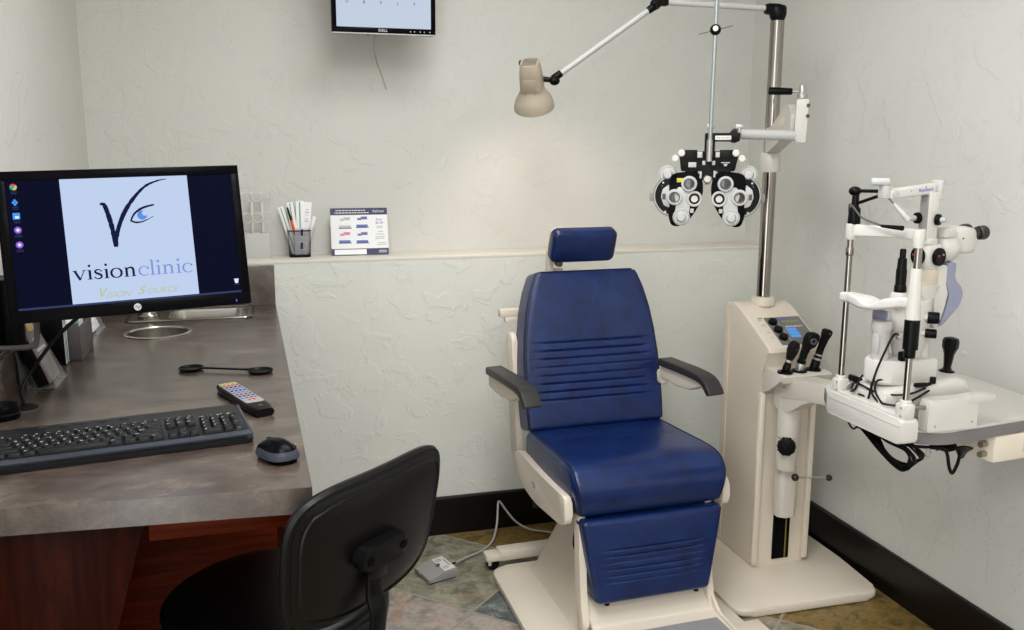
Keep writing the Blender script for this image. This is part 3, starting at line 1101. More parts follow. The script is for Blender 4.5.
# grey lower band wrapping the palm end and sides
band = MB()
secs = []
for k in range(33):
    a = R(-200 + 220 * k / 32)
    ca, sa = math.cos(a), math.sin(a)
    x = 0.0312 * math.copysign(abs(ca) ** 0.75, ca)
    y = 0.0495 * math.copysign(abs(sa) ** 0.75, sa)
    nx_, ny_ = ca * 0.0015, sa * 0.0015
    tz = 0.019 if sa < 0.2 else 0.019 - 0.012 * min(1, (sa - 0.2) / 0.8)
    secs.append([V((x * 0.93, y * 0.93, 0.008)), V((x + nx_, y + ny_, 0.009)), V((x * 0.985 + nx_, y * 0.985 + ny_, tz * 0.8)), V((x * 0.90, y * 0.90, tz + 0.004)), V((x * 0.86, y * 0.86, tz))])
band.loft(secs)
t.l(band, 'side_band', M_KRIM)
t.l(MB().lathe([(0, -0.003), (0.0085, -0.003), (0.0095, -0.0015), (0.0095, 0.0015), (0.0085, 0.003), (0, 0.003)], frame((0, 0.025, 0.0235), z=(1, 0, 0)), 20, False), 'scroll_wheel', M_RUBBER)
t.l(MB().box((0, 0.030, 0.0270), (0.0008, 0.02, 0.006), 0.0002), 'button_gap', M_BLACK)

# ------------------------------------------------------------------ remote control
ra, rb = V((-0.109, 2.098, 0)), V((-0.019, 1.856, 0))
rl = (rb - ra).length
t = T('remote_control', 'slim black remote control with coloured buttons lying behind the keyboard', 'remote', M=frame((ra + rb) / 2 + V((0, 0, DZ)), x=rb - ra, z=(0, 0, 1)))
secs = []
for i in range(9):
    v = i / 8
    x = -rl / 2 + rl * v
    w = 0.048 + 0.004 * math.sin(PI * v)
    e = 0.8 if i in (0, 8) else 1.0
    h = 0.018 * (0.9 if i in (0, 8) else 1)
    secs.append([V((x, p[0], p[1] + h / 2 + 0.001)) for p in rrect(w * e, h, 0.008, 4)])
t.l(MB().loft(secs), 'body', M_BLACK, sharp=50)
t.l(MB().prism(rrect(rl * 0.74, 0.041, 0.006, 4, (-rl * 0.08, 0)), Matrix.Identity(4), 0.0185, 0.0195, 0.0003), 'face_plate', M_GREY)
cols = [M_YELLOW, M_RED, M_NAVYB, M_BLUEP, M_NAVYB, M_BLUEP, M_DGREY, M_NAVYB, M_BLUEP, M_RED]
for i in range(10):
    for j in range(4):
        if i == 9 and j in (0, 3):
            continue
        c = cols[i]
        if i in (6, 8) and j in (1, 2):
            c = M_DGREY
        b = MB().lathe([(0.0033, 0), (0.0033, 0.0012), (0.0026, 0.0018), (0, 0.0018)], Matrix.Translation((-rl * 0.40 + i * 0.0172, -0.0144 + j * 0.0096, 0.0195)), 10, False)
        t.l(b, 'button', c)
t.l(text_mb('TV', 0.008, Matrix.Translation((rl * 0.40, 0, 0.0192)) @ Matrix.Rotation(R(90), 4, 'Z'), 0.0002), 'lettering', M_GREY)

# ------------------------------------------------------------------ occluder paddle
c1, c2 = V((-0.198, 2.315, DZ)), V((-0.030, 2.242, DZ))
t = T('eye_occluder', 'double ended black cup occluder paddle lying on the counter behind the remote control', 'occluder', loc=(c1 + c2) / 2)
for c in (c1, c2):
    t.w(MB().lathe([(0, 0.0015), (0.025, 0.0015), (0.030, 0.004), (0.031, 0.008), (0.0295, 0.009), (0.027, 0.006), (0.024, 0.0035), (0, 0.003)], Matrix.Translation(c), 32, False), 'cup', M_BLACK)
d = (c2 - c1).normalized()
Mh = frame(c1 + d * 0.028 + V((0, 0, 0.009)), x=d, z=(0, 0, 1))
hl = (c2 - c1).length - 0.056
t.w(MB().prism([(0, -0.006), (0.02, -0.0035), (hl - 0.02, -0.0035), (hl, -0.006), (hl, 0.006), (hl - 0.02, 0.0035), (0.02, 0.0035), (0, 0.006)], Mh, -0.003, 0.001, 0.0008), 'handle', M_BLACK)

# ------------------------------------------------------------------ left edge of the counter
t = T('cable_grommet', 'flat black cable grommet with a black lead at the left of the counter', 'grommet', loc=(-0.515, 2.058, DZ))
t.l(MB().lathe([(0, 0), (0.024, 0), (0.024, 0.003), (0.022, 0.0045), (0, 0.0045)], Matrix.Identity(4), 28, False), 'cap', M_RUBBER)
t.w(MB().tube(spline([(-0.520, 2.068, DZ + 0.004), (-0.528, 2.09, DZ + 0.03), (-0.515, 2.11, DZ + 0.06), (-0.48, 2.12, DZ + 0.11), (-0.44, 2.13, DZ + 0.155), (-0.40, 2.14, DZ + 0.19), (-0.37, 2.15, DZ + 0.225)]), 0.0045, 8), 'lead', M_BLACK)
t = T('black_puck', 'squat round black puck at the left edge of the counter beside the keyboard', 'puck', loc=(-0.540, 1.985, DZ))
t.l(MB().lathe([(0, 0), (0.029, 0), (0.032, 0.004), (0.032, 0.025), (0.029, 0.030), (0.0, 0.031)], Matrix.Identity(4), 32, False), 'housing', M_GLOSS)
t.l(MB().lathe([(0.0318, 0.010), (0.0326, 0.013), (0.0318, 0.016), (0.031, 0.013)], Matrix.Identity(4), 32, False), 'rubber_ring', M_RUBBER)


def lean_plate(mb, p0, p1, h, lean, th, n_out):
    """upright sheet standing on segment p0-p1, leaning by `lean` (horizontal shift of the top)"""
    p0, p1 = V(p0), V(p1)
    x = (p1 - p0)
    up = V((lean[0], lean[1], h))
    M = frame(p0, x=x, y=up)
    mb.box((x.length / 2, up.length / 2, 0), (x.length, up.length, th), min(0.001, th * 0.3), M=M)
    return M, x.length, up.length


t = T('brochure_holder', 'clear acrylic holder with a leaning stack of brown brochures under the monitor', 'holder', loc=(-0.53, 2.28, DZ))
s = MB()
lean_plate(s, (-0.485, 2.215, DZ + 0.001), (-0.487, 2.335, DZ + 0.001), 0.10, (-0.045, 0, 0), 0.002, 1)
lean_plate(s, (-0.545, 2.215, DZ + 0.001), (-0.545, 2.335, DZ + 0.001), 0.155, (-0.038, 0, 0), 0.002, 1)
s.box((-0.516, 2.275, DZ + 0.002), (0.06, 0.12, 0.002), 0)
t.w(s, 'holder_shell', M_ACRYL)
t = T('brochure_stack', 'thick stack of brown and black brochures leaning in the clear holder', 'brochures', loc=(-0.515, 2.28, DZ + 0.004))
s = MB()
M1, w1, h1 = lean_plate(s, (-0.514, 2.219, DZ + 0.0065), (-0.514, 2.330, DZ + 0.0065), 0.165, (-0.058, 0, 0), 0.026, 1)
t.w(s, 'pages', M_BLACK)
s = MB()
s.box((w1 / 2, h1 / 2, 0.0141), (w1, h1, 0.0014), 0.0002, M=M1)
cv = t.w(s, 'cover', M_BROWN)
s = MB()
for k, (y, w) in enumerate(((0.105, 0.06), (0.095, 0.045), (0.078, 0.07), (0.066, 0.05))):
    s.box((w1 * 0.55, y, 0.0150), (w, 0.006, 0.0004), 0, M=M1)
t.w(s, 'cover_lettering', M_PRINT, cv)
t.w(MB().prism(rrect(0.05, 0.035, 0.012, 5, (w1 * 0.5, 0.142)), M1, 0.0149, 0.0153), 'cover_picture', mat('ochre_print', rgb(206, 178, 110), 0.5), cv)

t = T('green_card_stand', 'clear acrylic stand with a dark green card by the left wall', 'stand', loc=(-0.57, 2.24, DZ))
s = MB()
M2, w2, h2 = lean_plate(s, (-0.562, 2.225, DZ + 0.001), (-0.562, 2.38, DZ + 0.001), 0.105, (-0.004, 0, 0), 0.002, 1)
t.w(s, 'holder_shell', M_ACRYL)
t.w(MB().box((w2 / 2, h2 / 2, -0.0025), (w2 * 0.94, h2 * 0.92, 0.0012), 0, M=M2), 'card', M_DGREEN)

bk = [('tall slim black booklet, nearest in the row standing under the monitor', M_BLACK, 0.010, 0.150, 0.075),
      ('slim teal booklet between two black ones in the row under the monitor', M_TEAL, 0.008, 0.140, 0.075),
      ('slim black booklet behind the teal one in the row under the monitor', M_BLACK, 0.010, 0.150, 0.075)]
y = 2.452
for lb, m_, th, h, d_ in bk:
    t = T('booklet', lb, 'booklet', loc=(-0.525, y + th / 2, DZ), group='booklets under the monitor')
    a = MB().box((-0.540, y + th / 2, DZ + h / 2 + 0.0005), (d_ * 0.78, th, h), 0.001)
    t.w(a, 'cover', m_)
    t.w(MB().box((-0.540 + d_ * 0.012, y + th / 2, DZ + h / 2 + 0.0035), (d_ * 0.76, th * 0.7, h - 0.0005), 0.0005), 'pages', M_PAPER)
    y += th + 0.006
t = T('leaflet_box', 'grey leaflet box with white and green leaflets standing behind the booklets', 'leaflet box', loc=(-0.515, 2.585, DZ))
s = MB()
for c, sz in (((-0.4835, 2.585, DZ + 0.045), (0.003, 0.17, 0.09)), ((-0.5615, 2.585, DZ + 0.06), (0.003, 0.17, 0.12)), ((-0.5225, 2.5015, DZ + 0.05), (0.075, 0.003, 0.10)), ((-0.5225, 2.6685, DZ + 0.05), (0.075, 0.003, 0.10)), ((-0.5225, 2.585, DZ + 0.002), (0.078, 0.17, 0.003))):
    s.box(c, sz, 0.0008)
t.w(s, 'box', M_DGREY)
t.w(MB().box((-0.4815, 2.650, DZ + 0.03), (0.001, 0.006, 0.008), 0.0003), 'red_mark', M_RED)
t = T('leaflets', 'white and green leaflets sticking out of the grey leaflet box', 'leaflets', loc=(-0.52, 2.585, DZ + 0.004))
s = MB()
for k in range(6):
    s.box((-0.549 + k * 0.009, 2.585, DZ + 0.065 - k * 0.002), (0.004, 0.155, 0.12 - k * 0.006), 0.0004)
t.w(s, 'sheets', M_PAPER)
t.w(MB().box((-0.4975, 2.545, DZ + 0.075), (0.0014, 0.06, 0.06), 0.0002), 'green_panel', M_GREEN)

t = T('card_holder', 'small clear holder of white cards on the counter left of the sink', 'card holder', loc=(-0.52, 2.91, DZ))
s = MB()
lean_plate(s, (-0.498, 2.84, DZ + 0.001), (-0.498, 2.97, DZ + 0.001), 0.04, (-0.016, 0, 0), 0.002, 1)
lean_plate(s, (-0.545, 2.84, DZ + 0.001), (-0.545, 2.97, DZ + 0.001), 0.075, (-0.025, 0, 0), 0.002, 1)
s.box((-0.521, 2.905, DZ + 0.002), (0.048, 0.13, 0.002), 0)
t.w(s, 'holder_shell', M_ACRYL)
t = T('card_stack', 'stack of white cards leaning in the small clear holder left of the sink', 'cards', loc=(-0.522, 2.905, DZ + 0.004))
s = MB()
lean_plate(s, (-0.520, 2.85, DZ + 0.006), (-0.520, 2.96, DZ + 0.006), 0.062, (-0.024, 0, 0), 0.018, 1)
t.w(s, 'cards', M_PAPER)
# ------------------------------------------------------------------ ledge items
t = T('flipper_stand', 'plain light grey block stand on the ledge holding white lens flippers', 'stand', loc=(-0.045, 3.40, LZ))
s = MB()
for c, sz in (((-0.045, 3.372, LZ + 0.046), (0.112, 0.003, 0.092)), ((-0.045, 3.428, LZ + 0.046), (0.112, 0.003, 0.092)),
              ((-0.0995, 3.40, LZ + 0.046), (0.003, 0.056, 0.092)), ((0.0095, 3.40, LZ + 0.046), (0.003, 0.056, 0.092)), ((-0.045, 3.40, LZ + 0.002), (0.11, 0.056, 0.004))):
    s.box(c, sz, 0.0008)
t.w(s, 'block', M_LGREY)
t.w(MB().box((-0.045, 3.40, LZ + 0.06), (0.1, 0.045, 0.02), 0.001), 'insert', M_GREY)
FL = [(-0.082, 'white lens flipper with ring lenses at the left of the grey block stand'),
      (-0.046, 'white lens flipper with ring lenses in the middle of the grey block stand'),
      (-0.010, 'white lens flipper with ring lenses at the right of the grey block stand')]
base = None
for k, (x, lb) in enumerate(FL):
    if base is None:
        t = T('lens_flipper', lb, 'lens flipper', loc=(x, 3.40, LZ + 0.071), group='lens flippers in the grey stand')
        t.l(MB().box((0, 0, 0.085), (0.009, 0.004, 0.17), 0.0015), 'handle', M_WHITEP)
        for zz in (0.075, 0.150):
            for sx in (-1, 1):
                fr_ = t.l(MB().ring(frame((sx * 0.0165, sx * 0.002 - 0.002, zz), z=(0.15 * sx, -1, 0)), 0.0190, 0.0160, 0.004), 'lens_ring', M_WHITEP)
        base = t.o
    else:
        r_ = base.copy()
        COL.objects.link(r_)
        r_.location = (x, 3.40 + (k - 1) * 0.012, LZ + 0.071)
        r_.rotation_euler = (0, 0, R(6 * (k - 0.5)))
        r_['label'] = lb
        for ch in base.children:
            c = ch.copy()
            COL.objects.link(c)
            c.parent = r_

# mesh pen cup
PC = V((0.118, 3.395, LZ))
t = T('pen_cup', 'black wire mesh pen cup standing on the ledge', 'pen cup', loc=PC)
hw, hh = 0.041, 0.098


def cup_pt(a, z):
    ca, sa = math.cos(a), math.sin(a)
    k = 1.0 / (abs(ca) ** 5 + abs(sa) ** 5) ** 0.2
    w = hw * (0.93 + 0.07 * z / hh)
    return V((k * ca * w, k * sa * w * 0.8, z))


s = MB()
NA, NZ = 64, 22
for i in range(NA):
    a = 2 * PI * i / NA
    s.tube([cup_pt(a, 0.004 + (hh - 0.006) * j / 4) for j in range(5)], 0.00042, 4, cap=False)
for j in range(1, NZ):
    s.tube([cup_pt(2 * PI * i / 40, hh * j / NZ) for i in range(40)], 0.00042, 4, closed=True)
t.l(s, 'wire_mesh', M_BLACK)
t.l(MB().tube([cup_pt(2 * PI * i / 48, hh) for i in range(48)], 0.0024, 8, closed=True), 'rim', M_BLACK)
t.l(MB().loft([[cup_pt(2 * PI * i / 40, z) for i in range(40)] for z in (0.0, 0.010)]), 'base', M_BLACK)


def strip(name, lb, cat, x, y, ang, w, h, m, stripe=None, group=None, tilt=6, z=0.008, th=0.0012):
    M = Matrix.Translation(PC + V((x, y, z))) @ Matrix.Rotation(R(ang), 4, 'Y') @ Matrix.Rotation(R(-tilt), 4, 'X')
    t = T(name, lb, cat, M=M, group=group)
    t.l(MB().box((0, 0, h / 2), (w, th, h), 0.0004), 'sheet', m)
    if stripe:
        t.l(MB().box((0, -th * 0.5 - 0.0001, h / 2), (w * 0.16, 0.0004, h * 0.96), 0), 'printed_stripe', stripe)
    return t


strip('test_card', 'leftmost white test card with a green stripe fanned out of the mesh pen cup', 'card', -0.016, 0.006, -15, 0.020, 0.182, M_PAPER, M_GREEN, 'test cards in the pen cup')
strip('test_card', 'white green striped test card just right of the orange pen in the pen cup', 'card', -0.006, 0.010, -7, 0.024, 0.194, M_PAPER, M_GREEN, 'test cards in the pen cup')
strip('test_card', 'tallest white test card with a green stripe in the centre of the pen cup', 'card', 0.004, 0.014, 1, 0.028, 0.197, M_PAPER, M_GREEN, 'test cards in the pen cup')
tt = strip('paper_slip', 'wide curling white printed slip at the right of the cards in the mesh pen cup', 'paper', 0.014, 0.019, 6, 0.036, 0.193, M_PAPER)
s = MB()
for k, (z, w) in enumerate(((0.165, 0.008), (0.155, 0.014), (0.145, 0.006), (0.13, 0.010), (0.122, 0.016))):
    s.box((0.003, -0.0008, z), (w, 0.0004, 0.0025), 0)
tt.l(s, 'printed_lines', M_GREY)
tt = strip('label_card', 'pale grey card with two navy marks seen through the front of the mesh pen cup', 'card', 0.004, -0.018, 3, 0.048, 0.098, mat('grey_card', rgb(206, 206, 210), 0.6), tilt=0)
s = MB()
for z in (0.034, 0.083):
    s.box((0.001, -0.0009, z), (0.009, 0.0004, 0.024), 0)
tt.l(s, 'navy_marks', M_NAVYB)
t = T('orange_pen', 'orange and black pen leaning left in the mesh pen cup', 'pen', M=Matrix.Translation(PC + V((0.004, -0.008, 0.012))) @ Matrix.Rotation(R(-14), 4, 'Y'))
t.l(MB().cyl((0, 0, 0), (0, 0, 0.085), 0.0048), 'lower_barrel', M_RED)
t.l(MB().cyl((0, 0, 0.085), (0, 0, 0.128), 0.0052, 0.0048), 'barrel', M_ORANGE)
t.l(MB().lathe([(0.0042, 0.128), (0.004, 0.150), (0.003, 0.175), (0, 0.178)], Matrix.Identity(4), 14, False), 'cap', M_BLACK)
t = T('white_marker', 'white round marker leaning right in the mesh pen cup', 'marker', M=Matrix.Translation(PC + V((0.016, -0.004, 0.012))) @ Matrix.Rotation(R(17), 4, 'Y'))
t.l(MB().cyl((0, 0, 0), (0, 0, 0.098), 0.0078, bev=0.001), 'barrel', M_WHITEP)
t.l(MB().cyl((0, 0, 0.099), (0, 0, 0.142), 0.0084, 0.0074, bev=0.001), 'cap', M_PAPER)

# rebate card on an easel back
CM = frame((0.233, 3.375, LZ + 0.0012), x=(0.985, -0.03, 0), y=(-0.02, 0.22, 1))
CW, CHT = 0.212, 0.178
t = T('display_card', 'white and navy rebate display card leaning back on the ledge', 'display card', M=CM)
t.l(MB().box((CW / 2, CHT / 2, 0), (CW, CHT, 0.003), 0.0005), 'board', M_PAPER)
t.l(MB().prism([(0, 0), (0.10, 0), (0.06, 0.12), (0.04, 0.12)], frame((0.06, 0.03, -0.002), x=(1, 0, 0), y=(0, 0.93, -0.36)), -0.001, 0.0), 'easel_flap', M_LGREY)
z = 0.0016


def cbox(mb, x, y, w, h, zz=z):
    return mb.box((x, y, zz), (w, h, 0.0003), 0)


t.l(cbox(cbox(MB(), CW / 2, CHT - 0.013, CW, 0.026), CW / 2, 0.0125, CW, 0.025), 'printed_bands', M_NAVYP)
t.l(cbox(MB(), 0.070, 0.0125, 0.118, 0.019, z + 0.0003), 'blank_field', M_PAPER)
s = MB()
for y, x0, x1 in ((CHT - 0.009, 0.02, 0.13), (CHT - 0.018, 0.016, 0.14)):
    x = x0
    q = random.Random(int(y * 1e4))
    while x < x1:
        w = q.uniform(0.004, 0.012)
        cbox(s, x + w / 2, y, w, 0.0035, z + 0.0003)
        x += w + 0.002
t.l(s, 'heading_lines', M_PRINT)
tx = text_mb('Refresh', 0.014, Matrix.Translation((0.178, CHT - 0.013, z + 0.0004)), 0.0001, shear=0.2)
t.l(tx, 'heading_lettering', M_PRINT)
t.l(text_mb('Save', 0.013, Matrix.Translation((0.180, 0.134, z)), 0.0001), 'price_lettering', M_PURPLE)
t.l(text_mb('$5.00', 0.013, Matrix.Translation((0.181, 0.121, z)), 0.0001), 'price_lettering', M_PURPLE)
s = MB()
for x, y, w in ((0.181, 0.108, 0.024), (0.181, 0.103, 0.02), (0.188, 0.045, 0.03), (0.188, 0.039, 0.036), (0.184, 0.088, 0.018), (0.183, 0.078, 0.028), (0.182, 0.068, 0.036), (0.166, 0.060, 0.005), (0.182, 0.062, 0.03)):
    cbox(s, x, y, w, 0.0032)
cbox(s, 0.19, 0.0155, 0.028, 0.004, z + 0.0003); cbox(s, 0.19, 0.010, 0.03, 0.003, z + 0.0003)
t.l(s, 'small_print', M_LGREY)
for x, y, ca, cb in ((0.052, 0.128, M_LGREY, M_LGREY), (0.116, 0.130, M_PURPLE, M_BLUEP), (0.050, 0.072, M_PINK, M_BLUEP), (0.115, 0.071, M_PURPLE, M_BLUEP)):
    a = MB()
    cbox(a, x + 0.008, y + 0.010, 0.024, 0.011); cbox(a, x - 0.010, y + 0.006, 0.014, 0.008)
    t.l(a, 'lens_box_picture', ca)
    a = MB()
    cbox(a, x, y - 0.020, 0.042, 0.010); 
    t.l(a, 'lens_box_picture', cb)
    a = MB()
    cbox(a, x + 0.001, y - 0.0255, 0.048, 0.0035, z + 0.0002)
    t.l(a, 'picture_shadow', M_DGREY)

# ------------------------------------------------------------------ wall chart monitor
WM = frame((0.248, 3.2, 1.886), x=(1, 0.0, 0), y=(0, -0.05, 1))
ww, wh = 0.356, 0.30
t = T('chart_monitor', 'small black monitor high on the back wall showing a row of chart letters', 'monitor', M=WM)
s = MB().prism(rrect(ww, wh, 0.006, 4, (ww / 2, wh / 2)), Matrix.Identity(4), -0.03, -0.001, 0.003)
s.prism(rrect(ww * 0.7, wh * 0.7, 0.02, 4, (ww / 2, wh / 2)), Matrix.Identity(4), -0.055, -0.028, 0.008)
t.l(s, 'housing', M_BLACK)
a0, a1, b0, b1 = 0.016, ww - 0.016, 0.0225, wh - 0.018
bz = MB()
for x0, x1, y0, y1 in ((0, ww, 0.0045, b0), (0, ww, b1, wh), (0, a0, b0, b1), (a1, ww, b0, b1)):
    bz.box(((x0 + x1) / 2, (y0 + y1) / 2, 0.0005), (x1 - x0, y1 - y0, 0.005), 0.0008)
bez = t.l(bz, 'bezel', M_GLOSS)
t.l(MB().box((ww / 2, 0.0025, -0.012), (ww, 0.005, 0.028), 0.0012), 'bottom_trim', M_LGREY)
t.l(text_mb('DELL', 0.0125, Matrix.Translation((ww / 2 - 0.005, 0.0135, 0.0031)), 0.0001, sx=1.15), 'badge_lettering', M_PRINT, bez)
s = MB()
for x in (0.268, 0.282, 0.302, 0.316, 0.336):
    s.box((x, 0.0125, 0.0031), (0.0035, 0.0035, 0.0004), 0)
t.l(s, 'button_marks', M_LGREY, bez)
t.l(MB().box((0.122, -0.0015, -0.012), (0.010, 0.003, 0.010), 0.0008), 'latch', M_BLACK)
sc = t.l(MB().box(((a0 + a1) / 2, (b0 + b1) / 2, -0.001), (a1 - a0, b1 - b0, 0.002), 0), 'screen', S_CHART)
s = None
for k, c in enumerate('DBFLT'):
    q = text_mb(c, 0.0135, Matrix.Translation((0.053 + k * 0.0575, 0.1045 - 0.0006 * k, 0.0002)), 0.0001)
    if s is None:
        s = q
    else:
        s.bm.from_mesh(q.build('tmpl', None).data)
for o in [o for o in COL.objects if o.name.startswith('tmpl')]:
    bpy.data.objects.remove(o)
t.l(s, 'chart_letters', S_INK, sc)
t.w(MB().box((0.426, YU - 0.012, 2.03), (0.12, 0.024, 0.12), 0.003).cyl((0.426, YU - 0.02, 2.03), (0.426, 3.26, 2.03), 0.022), 'wall_bracket', M_DGREY)
t.w(MB().tube(spline([(0.40, 3.25, 1.90), (0.41, 3.38, 1.86), (0.430, YU - 0.004, 1.815), (0.447, YU - 0.004, 1.77), (0.462, YU - 0.004, 1.72)]), 0.0024, 6), 'grey_cable', mat('grey_cable', rgb(176, 174, 164), 0.5))
# ------------------------------------------------------------------ examination chair
CMX = yaw((1.09, 2.60, 0), 2.0)
t = T('examination_chair', 'blue vinyl examination chair with beige frame, black armrests and headrest', 'chair', M=CMX)


def edges(n_in, r, lo=0.0, hi=1.0, k=6):
    """sample positions dense near both ends"""
    a = [lo + r * (1 - math.cos(PI / 2 * i / k)) for i in range(k + 1)]
    b = [hi - q + lo for q in reversed(a)]
    mid = [a[-1] + (b[0] - a[-1]) * i / n_in for i in range(1, n_in)]
    return a + mid + b


def qround(s, r):
    """drop of a quarter-round edge at distance s from the border"""
    if s >= r:
        return 0.0
    return r - math.sqrt(max(0.0, r * r - (r - s) ** 2))


def interp(tab, v):
    for (a, x), (b, y) in zip(tab[:-1], tab[1:]):
        if v <= b:
            f = (v - a) / (b - a)
            return x + (y - x) * f
    return tab[-1][1]


def cushion(P0, P1, wtab, th, r, rc, ribs=None, ribdepth=0.004, belly=0.01, n_u=26, n_v=90, cx=(0, 0), lift=0.0):
    """upholstered pad between bottom centre P0 and top centre P1 facing local -Y"""
    P0, P1 = V(P0), V(P1)
    up = (P1 - P0)
    H = up.length
    up = up.normalized()
    nrm = V((1, 0, 0)).cross(up).normalized()
    if nrm.y > 0:
        nrm = -nrm
    us = edges(n_u, r / wtab[0][1], k=6)
    vs = edges(n_v, rc / H, k=8)

    def shape(u, v):
        w = interp(wtab, v)
        dv = min(v, 1 - v) * H
        if dv < rc:
            w -= 2 * (rc - math.sqrt(max(0, rc * rc - (rc - dv) ** 2)))
        x = (u - 0.5) * w + cx[0] + (cx[1] - cx[0]) * v
        return x, w, dv

    def f(u, v):
        x, w, dv = shape(u, v)
        du = min(u, 1 - u) * w
        d = th - qround(du, r) - qround(dv, r)
        d += belly * math.sin(PI * u) ** 0.6 * math.sin(PI * v) ** 0.6
        if ribs:
            for (v0, v1, n, m) in ribs:
                if v0 - 0.02 < v < v1 + 0.02 and m < u < 1 - m:
                    k = (v - v0) / (v1 - v0) * n
                    g = abs(k - round(k))
                    e = min(1, (u - m) / 0.03, (1 - m - u) / 0.03)
                    d -= ribdepth * max(0, 1 - g / 0.2) ** 1.5 * max(0, e) if -0.2 < k < n + 0.2 else 0
        return P0 + up * (v * H) + V((x, 0, 0)) + nrm * d

    def b(u, v):
        x, w, dv = shape(u, v)
        return P0 + up * (v * H) + V((x, 0, 0))
    return MB().slab(us, vs, f, b), f


# backrest
B0, B1 = (0.004, 0.300, 0.525), (0.002, 0.428, 1.060)
WT = [(0, 0.506), (0.15, 0.512), (0.3, 0.513), (0.45, 0.507), (0.6, 0.492), (0.75, 0.466), (0.88, 0.428), (1, 0.374)]
mb, fb = cushion(B0, B1, WT, 0.098, 0.016, 0.016, ribs=[(0.185, 0.545, 7, 0.085)], ribdepth=0.0055, belly=0.012, n_v=150)
back = t.l(mb, 'backrest', M_BLUE, sharp=50)
pp = []
for k in range(41):
    pp.append(fb(0.012, 0.02 + 0.965 * k / 40))
pr_ = MB().tube(pp, 0.0035, 6)
pr_.tube([fb(0.988, 0.02 + 0.965 * k / 40) for k in range(41)], 0.0035, 6)
pr_.tube([fb(0.03 + 0.94 * k / 20, 0.993) for k in range(21)], 0.003, 6)
t.l(pr_, 'piping', M_PIPE, back)
# beige shell behind the cushion
up = (V(B1) - V(B0)).normalized()
nr = V((0, up.z, -up.y))
secs = []
for v, k in ((0.0, 0.95), (0.04, 0.98), (0.3, 0.99), (0.62, 0.98), (0.86, 0.96), (0.97, 0.90), (0.985, 0.85)):
    c = V(B0).lerp(V(B1), v)
    w = interp(WT, v) * k
    secs.append([c + V((p[0], 0, 0)) + nr * (0.001 + 0.028 - p[1] - 0.014 + 0.0) for p in rrect(w, 0.028, 0.012, 4)])
t.l(MB().loft(secs), 'back_shell', M_BEIGE2)
# side plates that carry the armrests
YZ = Matrix(((0, 0, 1, 0), (1, 0, 0, 0), (0, 1, 0, 0), (0, 0, 0, 1)))     # local XY -> (Y,Z), local Z -> X
for sx, x, zt in ((-1, -0.266, 0.86), (1, 0.236, 0.74)):
    poly = rpoly([(0.29, 0.44), (0.315, 0.405), (0.36, 0.42), (0.40, zt - 0.18), (0.425, zt), (0.36, zt), (0.33, zt - 0.18)], 0.03)
    t.l(MB().prism(poly, Matrix.Translation((x, 0, 0)) @ YZ, 0, 0.022, 0.005), 'side_plate', M_BEIGE)


def armrest(sx, xr, xf, yr, yf, z):
    """pad running forward and dropping at the nose, with a tapered beige bracket under it"""
    L_ = math.hypot(xf - xr, yf - yr)
    dx, dy = (xf - xr) / L_, (yf - yr) / L_
    pth = [(0.0, 0.0, 0), (0.03, 0.003, 0), (0.5, 0.004, 0), (0.70, 0.001, 6), (0.78, -0.004, 24), (0.84, -0.014, 46), (0.90, -0.034, 58), (0.925, -0.044, 60)]
    secs = []
    for i, (s_, dz, a) in enumerate(pth):
        hw_ = 0.030 if i else 0.026
        th = 0.026 if 0 < i < len(pth) - 1 else 0.021
        c = V((xr + dx * s_ * L_, yr + dy * s_ * L_, z + dz))
        lat = V((-dy, dx, 0))
        nrm = V((dx * math.sin(R(a)), dy * math.sin(R(a)), math.cos(R(a))))
        secs.append([c + lat * p[0] + nrm * (p[1] - 0.004) for p in rrect(hw_ * 2, th, 0.006, 4)])
    pad = t.l(MB().loft(secs), 'armrest_pad', M_ARM, sharp=55)
    br = MB()
    secs = []
    for s, top, bot, w in ((0.02, -0.014, -0.058, 0.034), (0.3, -0.014, -0.066, 0.036), (0.55, -0.014, -0.060, 0.036), (0.74, -0.016, -0.034, 0.034)):
        x = xr + (xf - xr) * s
        y = yr + (yf - yr) * s
        secs.append([V((x + p[0], y, z + (top + bot) / 2 + p[1])) for p in rrect(w, top - bot, 0.006, 3)])
    br.loft(secs)
    t.l(br, 'armrest_bracket', M_BEIGE)


armrest(-1, -0.366, -0.332, 0.250, -0.105, 0.769)
armrest(1, 0.255, 0.285, 0.215, -0.125, 0.763)
for x0, x1, y in ((-0.340, -0.275, 0.20), (0.252, 0.268, 0.20)):
    t.l(MB().box(((x0 + x1) / 2, 0.28, 0.700), (abs(x1 - x0) + 0.02, 0.15, 0.05), 0.012), 'armrest_mount', M_BEIGE)
t.l(MB().box((-0.256, 0.425, 0.926), (0.072, 0.030, 0.030), 0.005).box((-0.248, 0.42, 0.902), (0.05, 0.022, 0.020), 0.003), 'release_lever', M_BEIGE)

